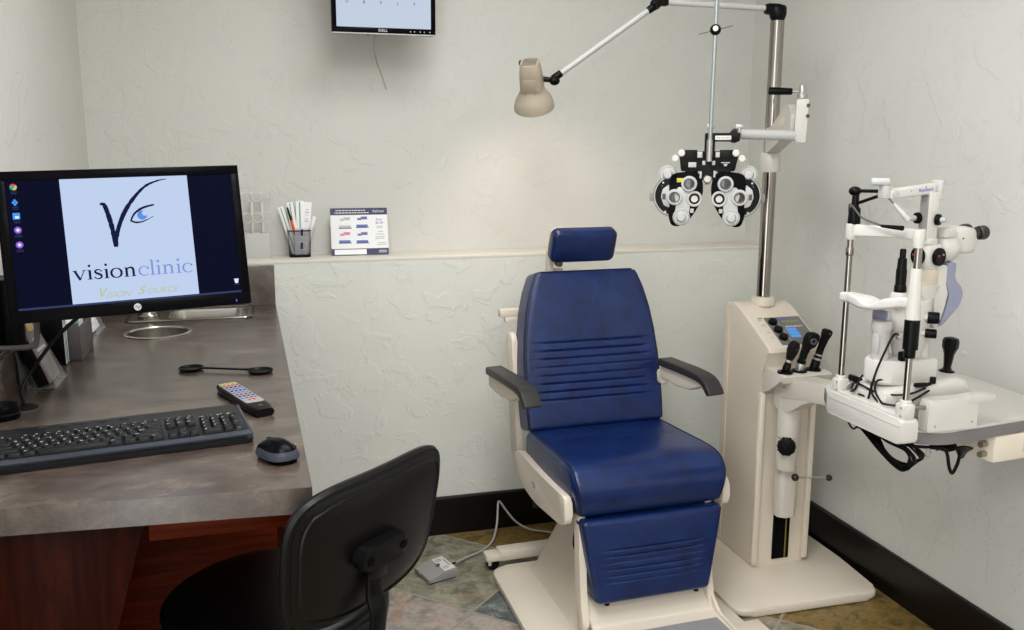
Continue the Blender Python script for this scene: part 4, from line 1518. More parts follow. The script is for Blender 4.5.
# headrest
mb, fh = cushion((-0.007, 0.385, 1.116), (-0.005, 0.345, 1.230), [(0, 0.242), (0.5, 0.242), (1, 0.240)], 0.036, 0.014, 0.024, belly=0.012, n_u=20, n_v=24)
hr = t.l(mb, 'headrest', M_BLUE, sharp=50)
t.l(MB().prism(rrect(0.226, 0.100, 0.020, 5), frame((-0.006, 0.374, 1.174), x=(1, 0, 0), y=(0.005, -0.04, 0.124)), -0.022, 0.008, 0.006), 'back_plate', M_BEIGE2, hr)
s = MB()
s.box((-0.108, 0.410, 1.090), (0.022, 0.03, 0.11), 0.004)
s.box((-0.080, 0.428, 1.066), (0.060, 0.024, 0.030), 0.010)
s.box((-0.03, 0.440, 1.00), (0.05, 0.020, 0.12), 0.006)
t.l(s, 'headrest_bracket', M_BEIGE2)
t.l(MB().cyl((-0.080, 0.380, 1.100), (-0.080, 0.41, 1.100), 0.012, bev=0.002), 'headrest_knob', mat('bronze_knob', rgb(120, 104, 84), 0.4, 0.6), hr)

# seat: cushion swept along a waterfall profile
prof = [(0.225, 0.548), (0.10, 0.552), (0.0, 0.556), (-0.10, 0.560), (-0.155, 0.560), (-0.195, 0.552), (-0.222, 0.532), (-0.238, 0.503), (-0.240, 0.470), (-0.232, 0.435), (-0.222, 0.408)]
PF = spline([(0, a, b) for a, b in prof], 6)
nn = len(PF)
LENS = [0]
for i in range(1, nn):
    LENS.append(LENS[-1] + (PF[i] - PF[i - 1]).length)
TOT = LENS[-1]


def seat_at(v):
    s_ = v * TOT
    for i in range(nn - 1):
        if s_ <= LENS[i + 1] + 1e-9:
            f = (s_ - LENS[i]) / (LENS[i + 1] - LENS[i])
            p = PF[i].lerp(PF[i + 1], f)
            d0 = (PF[min(i + 1, nn - 1)] - PF[max(i - 1, 0)]).normalized()
            d1 = (PF[min(i + 2, nn - 1)] - PF[i]).normalized()
            d = d0.lerp(d1, f).normalized()
            return p, V((0, d.z, -d.y))
    return PF[-1], V((0, -1, 0))


us = edges(26, 0.045, k=6)
vs = edges(110, 0.03, k=6)
SW = [(0, 0.512), (0.5, 0.520), (0.8, 0.518), (1, 0.480)]


def seat_f(u, v):
    p, n_ = seat_at(v)
    w = interp(SW, v)
    du, dv = min(u, 1 - u) * w, min(v, 1 - v) * TOT
    d = -qround(du, 0.02) - qround(dv, 0.014) + 0.010 * math.sin(PI * u) ** 0.6 * math.sin(PI * v) ** 0.6
    if 0.06 < v < 0.36 and 0.09 < u < 0.91:
        k = (v - 0.075) / 0.26 * 8
        g = abs(k - round(k))
        if -0.2 < k < 8.2:
            d -= 0.0028 * max(0, 1 - g / 0.22) * min(1, (u - 0.09) / 0.04, (0.91 - u) / 0.04)
    return p + V(((u - 0.5) * w, 0, 0)) + n_ * d


def seat_b(u, v):
    p, n_ = seat_at(v)
    w = interp(SW, v) * 0.985
    return V(((u - 0.5) * w, max(p.y, -0.178), min(p.z, 0.452)))


seat = t.l(MB().slab(us, vs, seat_f, seat_b), 'seat', M_BLUE, sharp=55)
s = MB()
for u in (0.022, 0.978):
    s.tube([seat_f(u, 0.02 + 0.96 * k / 50) for k in range(51)], 0.0032, 6)
t.l(s, 'piping', M_PIPE, seat)
# seat side panels
for x in (-0.278, 0.256):
    poly = rpoly([(0.300, 0.430), (0.270, 0.470), (0.195, 0.472), (0.05, 0.468), (-0.08, 0.470), (-0.205, 0.475), (-0.215, 0.392), (-0.17, 0.375), (-0.06, 0.365), (0.08, 0.352), (0.22, 0.37)], [0.02, 0.03, 0.05, 0.08, 0.08, 0.02, 0.03, 0.05, 0.08, 0.08, 0.05])
    sp = t.l(MB().prism(poly, Matrix.Translation((x, 0, 0)) @ YZ, 0, 0.026, 0.006), 'seat_side_panel', M_BEIGE)
    t.l(MB().ring(frame((x - 0.0005 if x < 0 else x + 0.0265, 0.07, 0.415), z=(-1 if x < 0 else 1, 0, 0)), 0.012, 0.0085, 0.002), 'bolt_cap', M_DSTEEL, sp)
t.l(MB().box((0, 0.05, 0.415), (0.40, 0.40, 0.05), 0.01), 'seat_pan', M_BEIGE2)

# leg rest and footplate
L0, L1 = (0.000, -0.212, 0.137), (0.002, -0.192, 0.402)
mb, fl = cushion(L0, L1, [(0, 0.380), (0.2, 0.402), (0.6, 0.440), (1, 0.474)], 0.055, 0.014, 0.014, ribs=[(0.26, 0.64, 5, 0.13)], ribdepth=0.0055, belly=0.008, n_v=110)
lr = t.l(mb, 'leg_rest', M_BLUE, sharp=50)
s = MB()
for x in (-0.145, 0.160):
    s.cyl((x, -0.236, 0.138), (x, -0.236, 0.124), 0.008)
t.l(s, 'leg_rest_stud', M_BLACK, lr)
for x, m_ in ((-0.232, 1), (0.196, 1)):
    poly = rpoly([(-0.165, 0.43), (-0.205, 0.43), (-0.235, 0.15), (-0.262, 0.072), (-0.248, 0.055), (-0.212, 0.066), (-0.192, 0.16)], [0.01, 0.01, 0.06, 0.02, 0.02, 0.02, 0.05])
    t.l(MB().prism(poly, Matrix.Translation((x, 0, 0)) @ YZ, 0, 0.022, 0.005), 'leg_rest_rail', M_BEIGE)
secs = []
for y, z in ((-0.190, 0.140), (-0.208, 0.122), (-0.232, 0.098), (-0.262, 0.078), (-0.305, 0.066), (-0.56, 0.055)):
    secs.append((y, z))
q = spline([(0, a, b) for a, b in secs], 5)
fp = MB()
ls = []
for p in q:
    ls.append([V((-0.205, p.y, p.z)), V((0.205, p.y, p.z)), V((0.205, p.y + 0.006, p.z - 0.012)), V((-0.205, p.y + 0.006, p.z - 0.012))])
fp.loft(ls)
foot = t.l(fp, 'footplate', M_BEIGE)
t.l(MB().box((0.0, -0.435, 0.0645), (0.39, 0.25, 0.004), 0.001), 'tread', M_TREAD, foot)
t.l(MB().prism(rpoly([(-0.19, 0.13), (-0.225, 0.13), (-0.30, 0.075), (-0.56, 0.062), (-0.56, 0.04), (-0.28, 0.045)], 0.01), Matrix.Translation((0.205, 0, 0)) @ YZ, 0, 0.01, 0.002), 'footplate_skirt', M_BEIGE, foot)

# base, pedestal, transport beams
XYp = Matrix.Identity(4)
base = rpoly([(-0.365, 0.300), (-0.385, -0.46), (0.30, -0.46), (0.30, 0.300)], 0.06, 6)
t.l(MB().prism(base, XYp, 0.004, 0.028, 0.008, 3), 'base_plate', M_BEIGE)
secs = []
for z, x0, x1, y0, y1, r in ((0.027, -0.232, 0.23, -0.18, 0.285, 0.05), (0.045, -0.214, 0.214, -0.16, 0.275, 0.05), (0.075, -0.204, 0.204, -0.14, 0.268, 0.05),
                             (0.20, -0.140, 0.140, -0.03, 0.255, 0.05), (0.30, -0.110, 0.11, 0.03, 0.225, 0.05), (0.40, -0.095, 0.095, 0.05, 0.20, 0.04)):
    secs.append([V((p[0], p[1], z)) for p in rrect(x1 - x0, y1 - y0, r, 6, ((x0 + x1) / 2, (y0 + y1) / 2))])
ped = t.l(MB().loft(secs), 'pedestal', M_BEIGE2, sharp=45)
t.l(MB().box((-0.005, 0.355, 0.048), (0.63, 0.055, 0.040), 0.006), 'rear_beam', M_BEIGE)
t.l(MB().box((0.005, -0.368, 0.036), (0.645, 0.07, 0.030), 0.003), 'front_beam', M_BEIGE)
for x, nm in ((-0.346, 1), (0.335, 1)):
    c = t.l(MB().box((x, 0.342, 0.050), (0.055, 0.06, 0.026), 0.008).box((x - 0.012, 0.342, 0.035), (0.012, 0.045, 0.03), 0.004), 'caster', M_BEIGE)
    t.l(MB().cyl((x + 0.002, 0.325, 0.0225), (x + 0.002, 0.352, 0.0225), 0.022, bev=0.004).cyl((x - 0.026, 0.325, 0.0225), (x - 0.015, 0.352, 0.0225), 0.0, 0.0001), 'caster_wheel', M_RUBBER, c)
t.l(MB().tube(spline([(-0.150, -0.03, 0.33), (-0.175, -0.06, 0.295), (-0.182, -0.07, 0.250), (-0.155, -0.06, 0.222), (-0.12, -0.05, 0.23)]), 0.012, 8), 'hose', M_RUBBER)
# ------------------------------------------------------------------ instrument stand
t = T('instrument_stand', 'tall beige instrument stand with steel pole, control panel and swing arms in the right corner', 'instrument stand', loc=(1.72, 2.75, 0))
YZW = Matrix(((0, 0, 1, 0), (1, 0, 0, 0), (0, 1, 0, 0), (0, 0, 0, 1)))
t.w(MB().prism(rpoly([(1.405, 2.365), (1.945, 2.360), (1.968, 2.62), (1.968, 3.1), (1.56, 3.1), (1.405, 2.80)], [0.06, 0.05, 0.05, 0.05, 0.05, 0.06], 6), Matrix.Identity(4), 0.004, 0.030, 0.009, 3), 'base_plate', M_BEIGE)
# column body
bx0, bx1 = 1.615, 1.825
prof = [(2.90, 0.030), (2.90, 0.945), (2.845, 0.957), (2.800, 0.945), (2.600, 0.838), (2.596, 0.822), (2.640, 0.745), (2.640, 0.030)]
col = t.w(MB().prism(prof, Matrix.Translation((bx0, 0, 0)) @ YZW, 0, bx1 - bx0, 0.007, 3), 'column', M_BEIGE)
t.w(MB().prism([(2.898, 0.035), (2.898, 0.935), (2.865, 0.944), (2.865, 0.035)], Matrix.Translation((bx0 - 0.003, 0, 0)) @ YZW, 0, 0.004, 0.001), 'rear_cover', M_BEIGE2, col)
t.w(MB().box((bx0 + 0.004, 2.633, 0.36), (0.022, 0.022, 0.63), 0.006).box((bx1 - 0.004, 2.633, 0.36), (0.022, 0.022, 0.63), 0.006), 'corner_trim', M_BEIGE, col)
# instrument wells shelf
sh = [(2.655, 0.655), (2.60, 0.70), (2.520, 0.735), (2.512, 0.757), (2.530, 0.765), (2.655, 0.765)]
wells = t.w(MB().prism(sh, Matrix.Translation((1.622, 0, 0)) @ YZW, 0, 0.190, 0.008, 2), 'well_housing', M_OFFW)
hx = [(1.648, 2.545), (1.703, 2.549), (1.760, 2.553)]
for x, y in hx:
    t.w(MB().ring(Matrix.Translation((x, y, 0.7645)), 0.026, 0.015, 0.006), 'well_ring', M_BLACK, wells)
# slot and rail
t.w(MB().box((1.728, 2.6385, 0.30), (0.066, 0.006, 0.50), 0.001), 'slot', M_GLOSS, col)
t.w(MB().box((1.745, 2.6345, 0.30), (0.005, 0.003, 0.49), 0.0005), 'slot_rail', mat('brass_rail', rgb(150, 140, 70), 0.4, 0.7), col)
# control panel on the slope
pn = V((0, -0.107, 0.2)).normalized()
PM = frame((1.72, 2.701, 0.8925), x=(1, 0, 0), z=pn) @ Matrix.Translation((0.012, -0.034, 0.0004)) @ Matrix.Diagonal((0.93, 0.88, 1, 1))
panel = t.w(MB().prism(rrect(0.150, 0.168, 0.004, 3, (0.012, 0.004)), PM, 0, 0.0022, 0.0005), 'control_panel', mat('panel_grey', rgb(112, 108, 106), 0.45))
t.w(MB().box((-0.0185, 0.004, 0.0024), (0.0015, 0.166, 0.0006), 0, M=PM), 'panel_divider', M_LGREY, panel)
for y in (0.052, 0.004, -0.042):
    k = t.w(MB().lathe([(0.0, 0.002), (0.0165, 0.002), (0.0175, 0.004), (0.0165, 0.0135), (0.0145, 0.016), (0, 0.016)], PM @ Matrix.Translation((-0.043, y, 0)), 24, False), 'knob', M_BLACK, panel)
lc = MB()
for y in (0.008, -0.012, -0.032):
    lc.box((0.016, y, 0.0026), (0.042, 0.0155, 0.0008), 0, M=PM)
t.w(lc, 'display', S_LCD, panel)
t.w(MB().prism(rrect(0.012, 0.012, 0.002), PM @ Matrix.Translation((0.052, -0.052, 0)), 0.002, 0.0034), 'green_button', S_GLED, panel)
t.w(MB().box((0.008, 0.078, 0.0026), (0.04, 0.006, 0.0006), 0, M=PM), 'blue_strip', M_BLUEP, panel)
M_LIME = mat('lime_print', rgb(150, 176, 70), 0.6)
rs = random.Random(9)


def script_line(mb, x0, x1, y, h, w):
    pts = [(x0 + (x1 - x0) * k / 22, y + (h if k % 2 else -h) * rs.uniform(0.3, 1.0)) for k in range(23)]
    flat_strokes(mb, pts, w, PM, 0.0024, 0.0028)
    return mb


t.w(script_line(MB(), 0.000, 0.070, 0.058, 0.006, 0.0030), 'lime_lettering', M_LIME, panel)
t.w(script_line(MB(), 0.000, 0.072, 0.026, 0.006, 0.0030), 'white_lettering', M_PRINT, panel)
s = MB()
for y in (0.075, 0.045, 0.0, -0.035):
    s.box((-0.083, y, 0.0008), (0.016, 0.003, 0.0006), 0, M=PM)
t.w(s, 'scale_marks', M_LGREY, panel)
t.w(MB().box((-0.078, 0.088, 0.0008), (0.02, 0.005, 0.0006), 0, M=PM), 'green_mark', M_GREEN, panel)
# pole
pole = t.w(MB().cyl((1.72, 2.825, 0.95), (1.72, 2.825, 1.930), 0.0238, n=28), 'pole', M_CHROME)
t.w(MB().lathe([(0.0245, 0.945), (0.040, 0.945), (0.041, 0.950), (0.041, 0.972), (0.038, 0.977), (0.0245, 0.977)], Matrix.Translation((1.72, 2.825, 0)), 28, False), 'pole_collar', M_BEIGE, pole)
t.w(MB().lathe([(0.0245, 1.42), (0.034, 1.42), (0.035, 1.424), (0.035, 1.482), (0.033, 1.486), (0.0245, 1.486)], Matrix.Translation((1.72, 2.825, 0)), 28, False), 'arm_sleeve', M_WHITE, pole)
# swing arm bracket from the pole to the elbow
E0 = V((1.636, 2.522, 0))
d = (E0 - V((1.72, 2.825, 0))).normalized()
BM_ = frame((1.72, 2.825, 0), x=(d.x, d.y, 0), y=(0, 0, 1))      # local x along the bracket, y up
br = MB()
br.prism(rpoly([(-0.035, 1.487), (0.035, 1.487), (0.20, 1.535), (0.285, 1.548), (0.285, 1.605), (0.245, 1.640), (0.225, 1.640), (0.06, 1.572), (-0.035, 1.572)], [0.005, 0.01, 0.03, 0.005, 0.01, 0.01, 0.02, 0.03, 0.005]), BM_, -0.022, 0.022, 0.005)
arm = t.w(br, 'bracket', M_WHITE)
t.w(MB().prism(rpoly([(0.05, 1.522), (0.19, 1.555), (0.225, 1.60), (0.18, 1.60), (0.07, 1.555)], 0.01), BM_, -0.0232, 0.0232, 0.0005), 'bracket_recess', M_BEIGE2, arm)
el = MB()
el.prism(rpoly([(-0.018, 1.522), (0.016, 1.518), (0.020, 1.652), (-0.016, 1.652)], 0.005), Matrix.Translation((E0.x, E0.y, 0)) @ Matrix(((0.89, 0, 0.46, 0), (-0.46, 0, 0.89, 0), (0, 1, 0, 0), (0, 0, 0, 1))), -0.022, 0.022, 0.004)
elb = t.w(el, 'elbow', M_WHITE)
t.w(MB().cyl((E0.x + 0.006, E0.y - 0.027, 1.632), (E0.x + 0.006, E0.y - 0.0295, 1.632), 0.006).cyl((E0.x + 0.006, E0.y - 0.027, 1.600), (E0.x + 0.006, E0.y - 0.0295, 1.600), 0.006), 'screw', M_DGREY, elb)
t.w(MB().lathe([(0.016, 1.655), (0.016, 1.668), (0.010, 1.670), (0.010, 1.690), (0.007, 1.695), (0, 1.695)], Matrix.Translation((E0.x, E0.y, 0)), 20, False), 'pivot_pin', M_DSTEEL, elb)
lx = V((-0.89, 0.46, 0))
h0 = V((E0.x, E0.y, 1.676))
t.w(MB().tube([h0 + lx * 0.012, h0 + lx * 0.034], 0.005, 10), 'lever_rod', M_DSTEEL, elb)
t.w(MB().lathe([(0, 0), (0.009, 0), (0.0105, 0.003), (0.012, 0.06), (0.011, 0.072), (0, 0.074)], frame(h0 + lx * 0.03, z=lx + V((0, 0, 0.04))), 18, False), 'lever_grip', M_BLACK, elb)
A0, A1 = V((1.610, 2.517, 1.540)), V((1.424, 2.551, 1.545))
t.w(MB().cyl(A1, A0, 0.0158, n=24), 'horizontal_rod', M_LGREY)
# slit lamp carrying arm: post, carriage, beam, table
px, py = 1.689, 2.575
s = MB()
s.prism(rrect(0.066, 0.06, 0.016, 5, (px + 0.018, py + 0.022)), Matrix.Identity(4), 0.235, 0.415, 0.006)
t.w(s, 'carriage', M_OFFW)
post = t.w(MB().lathe([(0, 0.415), (0.033, 0.415), (0.035, 0.420), (0.035, 0.525), (0.033, 0.53), (0.0, 0.53)], Matrix.Translation((px, py, 0)), 28, False), 'post', M_OFFW)
t.w(MB().lathe([(0, 0.53), (0.034, 0.53), (0.038, 0.534), (0.038, 0.70), (0.0, 0.70)], Matrix.Translation((px, py, 0)), 28, False), 'post_collar', M_OFFW, post)
kd = V((-px, -py, 0)).normalized()
star = [(0.0285 * (1 + 0.09 * math.cos(8 * a)) * math.cos(a), 0.0285 * (1 + 0.09 * math.cos(8 * a)) * math.sin(a)) for a in [2 * PI * k / 64 for k in range(64)]]
t.w(MB().prism(star, frame(V((px, py, 0.510)) + kd * 0.038, z=kd), 0, 0.024, 0.005), 'clamp_knob', M_BLACK, post)
t.w(MB().prism(rrect(0.028, 0.10, 0.012, 4), frame((px + 0.048, py + 0.03, 0.48), x=(1, 0, 0), y=(0, 0, 1)), -0.01, 0.01, 0.004), 'stop_tab', M_OFFW, post)
r0 = V((px + 0.018, py - 0.035, 0.393))
r1 = V((px + 0.141, py - 0.05, 0.385))
t.w(MB().cyl(r0, r1, 0.0035, n=8), 'lock_rod', M_DSTEEL, post)
M_BALL = mat('dark_ball', rgb(40, 32, 32), 0.35)
t.w(MB().ball(r1, 0.0115), 'lock_ball', M_BALL, post)
t.w(MB().ball(r0, 0.013, n=14), 'lock_knuckle', M_BALL, post)
# beam to the table
q1 = V((1.775, 2.03, 0))
q0 = V((px, py, 0))
d = (q1 - q0).normalized()
BM2 = frame(q0, x=(d.x, d.y, 0), y=(0, 0, 1))
Lb = (q1 - q0).length
beam = MB().prism(rpoly([(-0.034, 0.630), (0.045, 0.632), (0.12, 0.690), (Lb, 0.735), (Lb, 0.795), (0.05, 0.752), (-0.034, 0.752)], [0.015, 0.03, 0.06, 0.005, 0.005, 0.05, 0.02]), BM2, -0.037, 0.037, 0.010, 3)
bo = t.w(beam, 'slit_lamp_arm', M_OFFW)
s = MB().prism([(0.00, 0.672), (0.30, 0.722), (0.30, 0.770), (0.00, 0.740)], BM2, -0.0390, 0.0390, 0.001)
t.w(s, 'arm_cover', M_OFFW, bo)
s = MB()
for a, z in ((0.016, 0.712), (0.285, 0.752)):
    p = BM2 @ V((a, z, 0.0390))
    for sg in (-1, 1):
        p = BM2 @ V((a, z, 0.0390 * sg))
        s.cyl(p, BM2 @ V((a, z, 0.0405 * sg)), 0.0042, n=10)
t.w(s, 'cover_screw', M_GREY, bo)
TP = rpoly([(1.385, 1.70), (1.465, 1.630), (1.90, 1.690), (1.92, 2.07), (1.475, 2.085), (1.385, 1.93)], [0.05, 0.05, 0.04, 0.04, 0.05, 0.05], 6)
tb = t.w(MB().prism(TP, Matrix.Identity(4), 0.853, 0.860, 0.002), 'table_top', M_WHITE)
TPi = rpoly([(1.3835, 1.699), (1.464, 1.628), (1.902, 1.688), (1.922, 2.072), (1.473, 2.087), (1.3835, 1.931)], [0.05, 0.05, 0.04, 0.04, 0.05, 0.05], 6)
t.w(MB().prism(TPi, Matrix.Identity(4), 0.826, 0.8535, 0.006, 3), 'table_edge', M_EDGE, tb)
bxm = yaw((1.785, 1.815, 0), 6)
pb = t.w(MB().box((0, 0, 0.791), (0.30, 0.29, 0.070), 0.008, M=bxm), 'power_supply', M_BEIGE)
t.w(MB().box((-0.03, -0.1456, 0.790), (0.05, 0.001, 0.03), 0, M=bxm), 'rating_label', M_LGREY, pb)
s = MB()
for z in (0.80, 0.775):
    s.cyl(bxm @ V((-0.15, -0.120, z)), bxm @ V((-0.170, -0.122, z)), 0.0075, n=12)
t.w(s, 'plug_socket', mat('brass_plug', rgb(150, 140, 120), 0.35, 0.6), pb)

# ------------------------------------------------------------------ hand instruments in the wells
def handle_set(k, x, y, tilt, label, kind):
    M = Matrix.Translation((x, y, 0.7655)) @ Matrix.Rotation(R(tilt[0]), 4, 'Y') @ Matrix.Rotation(R(tilt[1]), 4, 'X') @ Matrix.Diagonal((0.92, 0.92, 0.82, 1))
    h = T('diagnostic_handle', label, 'instrument', M=M, group='diagnostic instruments in the stand wells')
    if kind == 0:
        h.l(MB().lathe([(0.012, -0.0), (0.0145, 0.004), (0.0145, 0.028), (0.013, 0.032), (0.012, 0.045), (0, 0.046)], Matrix.Identity(4), 20, False), 'handle', M_BLACK)
        h.l(MB().lathe([(0.0135, 0.044), (0.014, 0.046), (0.014, 0.052), (0.0125, 0.054)], Matrix.Identity(4), 20), 'metal_collar', M_DSTEEL)
        secs = []
        for z, w, d_, o in ((0.052, 0.020, 0.020, 0), (0.070, 0.028, 0.026, 0.001), (0.095, 0.034, 0.034, 0.002), (0.112, 0.034, 0.036, 0.003), (0.128, 0.028, 0.030, 0.004), (0.135, 0.016, 0.018, 0.004)):
            secs.append([V((p[0] + o, p[1], z)) for p in rrect(w, d_, 0.007, 4)])
        h.l(MB().loft(secs), 'head', M_RUBBER, sharp=50)
        h.l(MB().cyl((0.003, -0.0145, 0.105), (0.003, -0.0205, 0.105), 0.006), 'aperture', M_GLASS)
    elif kind == 1:
        h.l(MB().lathe([(0.0145, 0), (0.0155, 0.003), (0.0165, 0.030), (0.0145, 0.034), (0, 0.034)], Matrix.Identity(4), 24, False), 'handle', M_DSTEEL)
        h.l(MB().lathe([(0.0155, 0.034), (0.0165, 0.036), (0.0165, 0.046), (0.013, 0.050), (0, 0.050)], Matrix.Identity(4), 24, False), 'collar', M_BLACK)
        secs = []
        for z, w, d_, ox in ((0.048, 0.024, 0.024, 0), (0.075, 0.024, 0.026, 0.001), (0.098, 0.026, 0.030, 0.004), (0.112, 0.044, 0.034, 0.012), (0.142, 0.050, 0.038, 0.016), (0.160, 0.044, 0.036, 0.018), (0.168, 0.024, 0.026, 0.018)):
            secs.append([V((p[0] + ox, p[1], z)) for p in rrect(w, d_, 0.008, 4)])
        h.l(MB().loft(secs), 'head', M_BLACK, sharp=50)
        h.l(MB().ring(frame((0.014, -0.018, 0.135), z=(0, -1, 0)), 0.014, 0.007, 0.004), 'lens_dial', M_DGREY)
        h.l(MB().box((0.006, -0.014, 0.052), (0.008, 0.003, 0.004), 0.001), 'green_dot', M_GREEN)
    else:
        h.l(MB().lathe([(0.016, 0), (0.017, 0.004), (0.0165, 0.040), (0.0145, 0.044), (0, 0.044)], Matrix.Identity(4), 20, False), 'handle', M_BLACK)
        h.l(MB().lathe([(0.0150, 0.044), (0.0158, 0.046), (0.0158, 0.051), (0.0142, 0.053)], Matrix.Identity(4), 20).lathe([(0.0135, 0.062), (0.0142, 0.064), (0.0142, 0.068), (0.0125, 0.07)], Matrix.Identity(4), 20), 'metal_collar', M_DSTEEL)
        secs = []
        for z, w, d_, ox in ((0.052, 0.026, 0.026, 0), (0.07, 0.023, 0.023, 0), (0.10, 0.022, 0.024, 0.0), (0.140, 0.025, 0.028, 0.002), (0.158, 0.032, 0.032, 0.003), (0.172, 0.032, 0.032, 0.003), (0.178, 0.020, 0.020, 0.003)):
            secs.append([V((p[0] + ox, p[1], z)) for p in rrect(w, d_, 0.007, 4)])
        h.l(MB().loft(secs), 'head', M_BLACK, sharp=50)
        h.l(MB().cyl((0.003, -0.014, 0.163), (0.003, -0.0185, 0.163), 0.006), 'aperture', M_GLASS)


handle_set(0, hx[0][0], hx[0][1], (13, 4), 'short black ophthalmoscope head, leftmost of the three instruments in the stand wells', 0)
handle_set(1, hx[1][0], hx[1][1], (10, 4), 'black instrument on a steel handle, middle of the three in the stand wells', 1)
handle_set(2, hx[2][0], hx[2][1], (15, 4), 'slim tall black retinoscope, rightmost of the three instruments in the stand wells', 2)

# ------------------------------------------------------------------ examination lamp
P1 = V((1.294, 2.885, 1.972))
P2 = V((0.966, 2.955, 1.737))
LH = V((0.887, 2.969, 1.722))
t = T('exam_lamp', 'beige bell shaped reading lamp on a jointed arm above the blue chair', 'lamp', loc=(1.72, 2.825, 1.952))
t.w(MB().lathe([(0.0, -0.012), (0.022, -0.012), (0.026, -0.002), (0.029, 0.008), (0.029, 0.03), (0.024, 0.037), (0, 0.040)], Matrix.Translation((1.72, 2.825, 1.9425)), 24, False)
    .box((1.702, 2.827, 1.968), (0.06, 0.036, 0.036), 0.010), 'pole_joint', M_BLACK)
t.w(MB().cyl(V((1.69, 2.829, 1.970)), P1 + V((0.02, 0, 0.012)), 0.0098, n=16), 'upper_arm', M_LGREY)
s = MB()
s.ball(P1 + V((0, 0, 0.004)), 0.018, (1.1, 1, 1)).box(P1 + V((0.022, -0.002, 0.012)), (0.045, 0.026, 0.028), 0.008)
d = (P2 - P1).normalized()
s.cyl(P1, P1 + d * 0.032, 0.014, 0.012, bev=0.003).cyl(P1 + V((0, -0.024, 0.002)), P1 + V((0, 0.022, 0.002)), 0.012, bev=0.002)
t.w(s, 'elbow_joint', M_BLACK)
t.w(MB().cyl(P1 + d * 0.02, P2, 0.0098, n=16), 'lower_arm', M_LGREY)
AX = V((0.24, 0.45, -0.86)).normalized()        # the way the bell opens
LM = frame(LH, z=AX)
s = MB()
s.cyl(P2 - d * 0.025, P2 + d * 0.012, 0.0125, bev=0.003).ball(P2 + V((-0.004, -0.004, -0.012)), 0.017, (1.1, 1, 0.9))
s.cyl(P2 + V((-0.002, 0, -0.010)), LH + V((0.030, 0.0, 0.010)), 0.009)
t.w(s, 'neck_joint', M_BLACK)
M_LAMP = mat('lamp_beige', rgb(168, 156, 138), 0.45)
shade = t.w(MB().lathe([(0.036, -0.030), (0.0385, 0.012), (0.0425, 0.030), (0.052, 0.046), (0.0620, 0.062), (0.0680, 0.080), (0.0700, 0.096), (0.0680, 0.096), (0.0660, 0.081), (0.0600, 0.063), (0.050, 0.047), (0.0405, 0.031), (0.0365, 0.012), (0.034, -0.028)], LM, 40, False), 'lamp_shade', M_LAMP)
xx = (LM.to_3x3().inverted() @ V((0, -1, 0.3)))
secs = []
for z, w, h_ in ((0.020, 0.079, 0.079), (-0.03, 0.074, 0.074), (-0.066, 0.066, 0.066), (-0.070, 0.062, 0.062)):
    secs.append([LM @ V((p[0], p[1], z)) for p in rrect(w, h_, 0.026, 5)])
cap = t.w(MB().loft(secs), 'lamp_cap', M_LAMP, shade)
s = MB()
for k in range(6):
    s.box((0.0, -0.0225 + k * 0.0090, -0.0702), (0.048, 0.0022, 0.0016), 0.0004, M=LM)
t.w(s, 'vent_slots', M_BLACK, cap)
t.w(MB().box((0.034, 0.014, -0.062), (0.012, 0.016, 0.014), 0.003, M=LM), 'switch', mat('dark_red_switch', rgb(70, 40, 40), 0.4), cap)
t.w(MB().box((0, 0.040 if (LM @ V((0, 0.04, 0))).y < LH.y else -0.040, 0.0), (0.044, 0.004, 0.046), 0.0015, M=LM), 'lamp_plate', M_LAMP, cap)
M_BULB = mat('lamp_bulb', rgb(255, 226, 190), 0.4, emit=rgb(255, 214, 170), estr=14.0)
t.w(MB().ball((0, 0, 0.030), 0.026, (1, 1, 1.25), M=LM), 'bulb', M_BULB, shade)
lp = bpy.data.lights.new('lamp_light', 'SPOT')
lp.energy = 3.2
lp.color = (1.0, 0.84, 0.74)
lp.spot_size = R(125)
lp.spot_blend = 0.8
lp.shadow_soft_size = 0.03
lo = bpy.data.objects.new('lamp_light', lp)
COL.objects.link(lo)
lo.matrix_world = frame(LM @ V((0, 0, 0.072)), z=-AX)

# ------------------------------------------------------------------ phoropter
PX = V((0.890, -0.456, 0))
FC = V((1.317, 2.514, 1.368))
FM = frame(FC, x=PX, y=(0, 0, 1))            # local x right, y up, z towards the examiner
t = T('phoropter', 'black and silver phoropter hanging from the swing arm right of the blue headrest', 'phoropter', M=FM)
K = 0.000478


def P(zx, zy):
    return ((zx - 432) * K, (378 - zy) * K)


# L bracket to the arm and cross bar
mnt = MB()
x0, y0 = P(405, 130); x1, y1 = P(470, 5)
mnt.prism(rrect(x1 - x0, y1 - y0 + 0.02, 0.004, 3, ((x0 + x1) / 2, (y0 + y1) / 2 - 0.01)), Matrix.Identity(4), -0.022, 0.018, 0.003)
hx0, hy0 = P(465, 58); hx1, hy1 = P(612, 4)
mnt.prism(rrect(hx1 - hx0 + 0.01, hy1 - hy0, 0.004, 3, ((hx0 + hx1) / 2, (hy0 + hy1) / 2)), Matrix.Identity(4), -0.020, 0.016, 0.003)
al = FM.inverted() @ A1
mnt.cyl((hx1 - 0.012, (hy0 + hy1) / 2, -0.002), (al.x + 0.002, al.y, al.z), 0.0175, bev=0.002)
mount = t.l(mnt, 'mounting_bracket', M_BLACK)
t.l(MB().box((P(518, 35)[0], P(518, 35)[1], 0.0163), (0.048, 0.013, 0.0008), 0.0003), 'white_label', M_WHITEP, mount)
s = MB()
for k in range(3):
    s.box((P(490 + k * 27, 35)[0], P(0, 35)[1], 0.0169), (0.010, 0.002, 0.0003), 0)
t.l(s, 'label_lettering', M_GREY, mount)
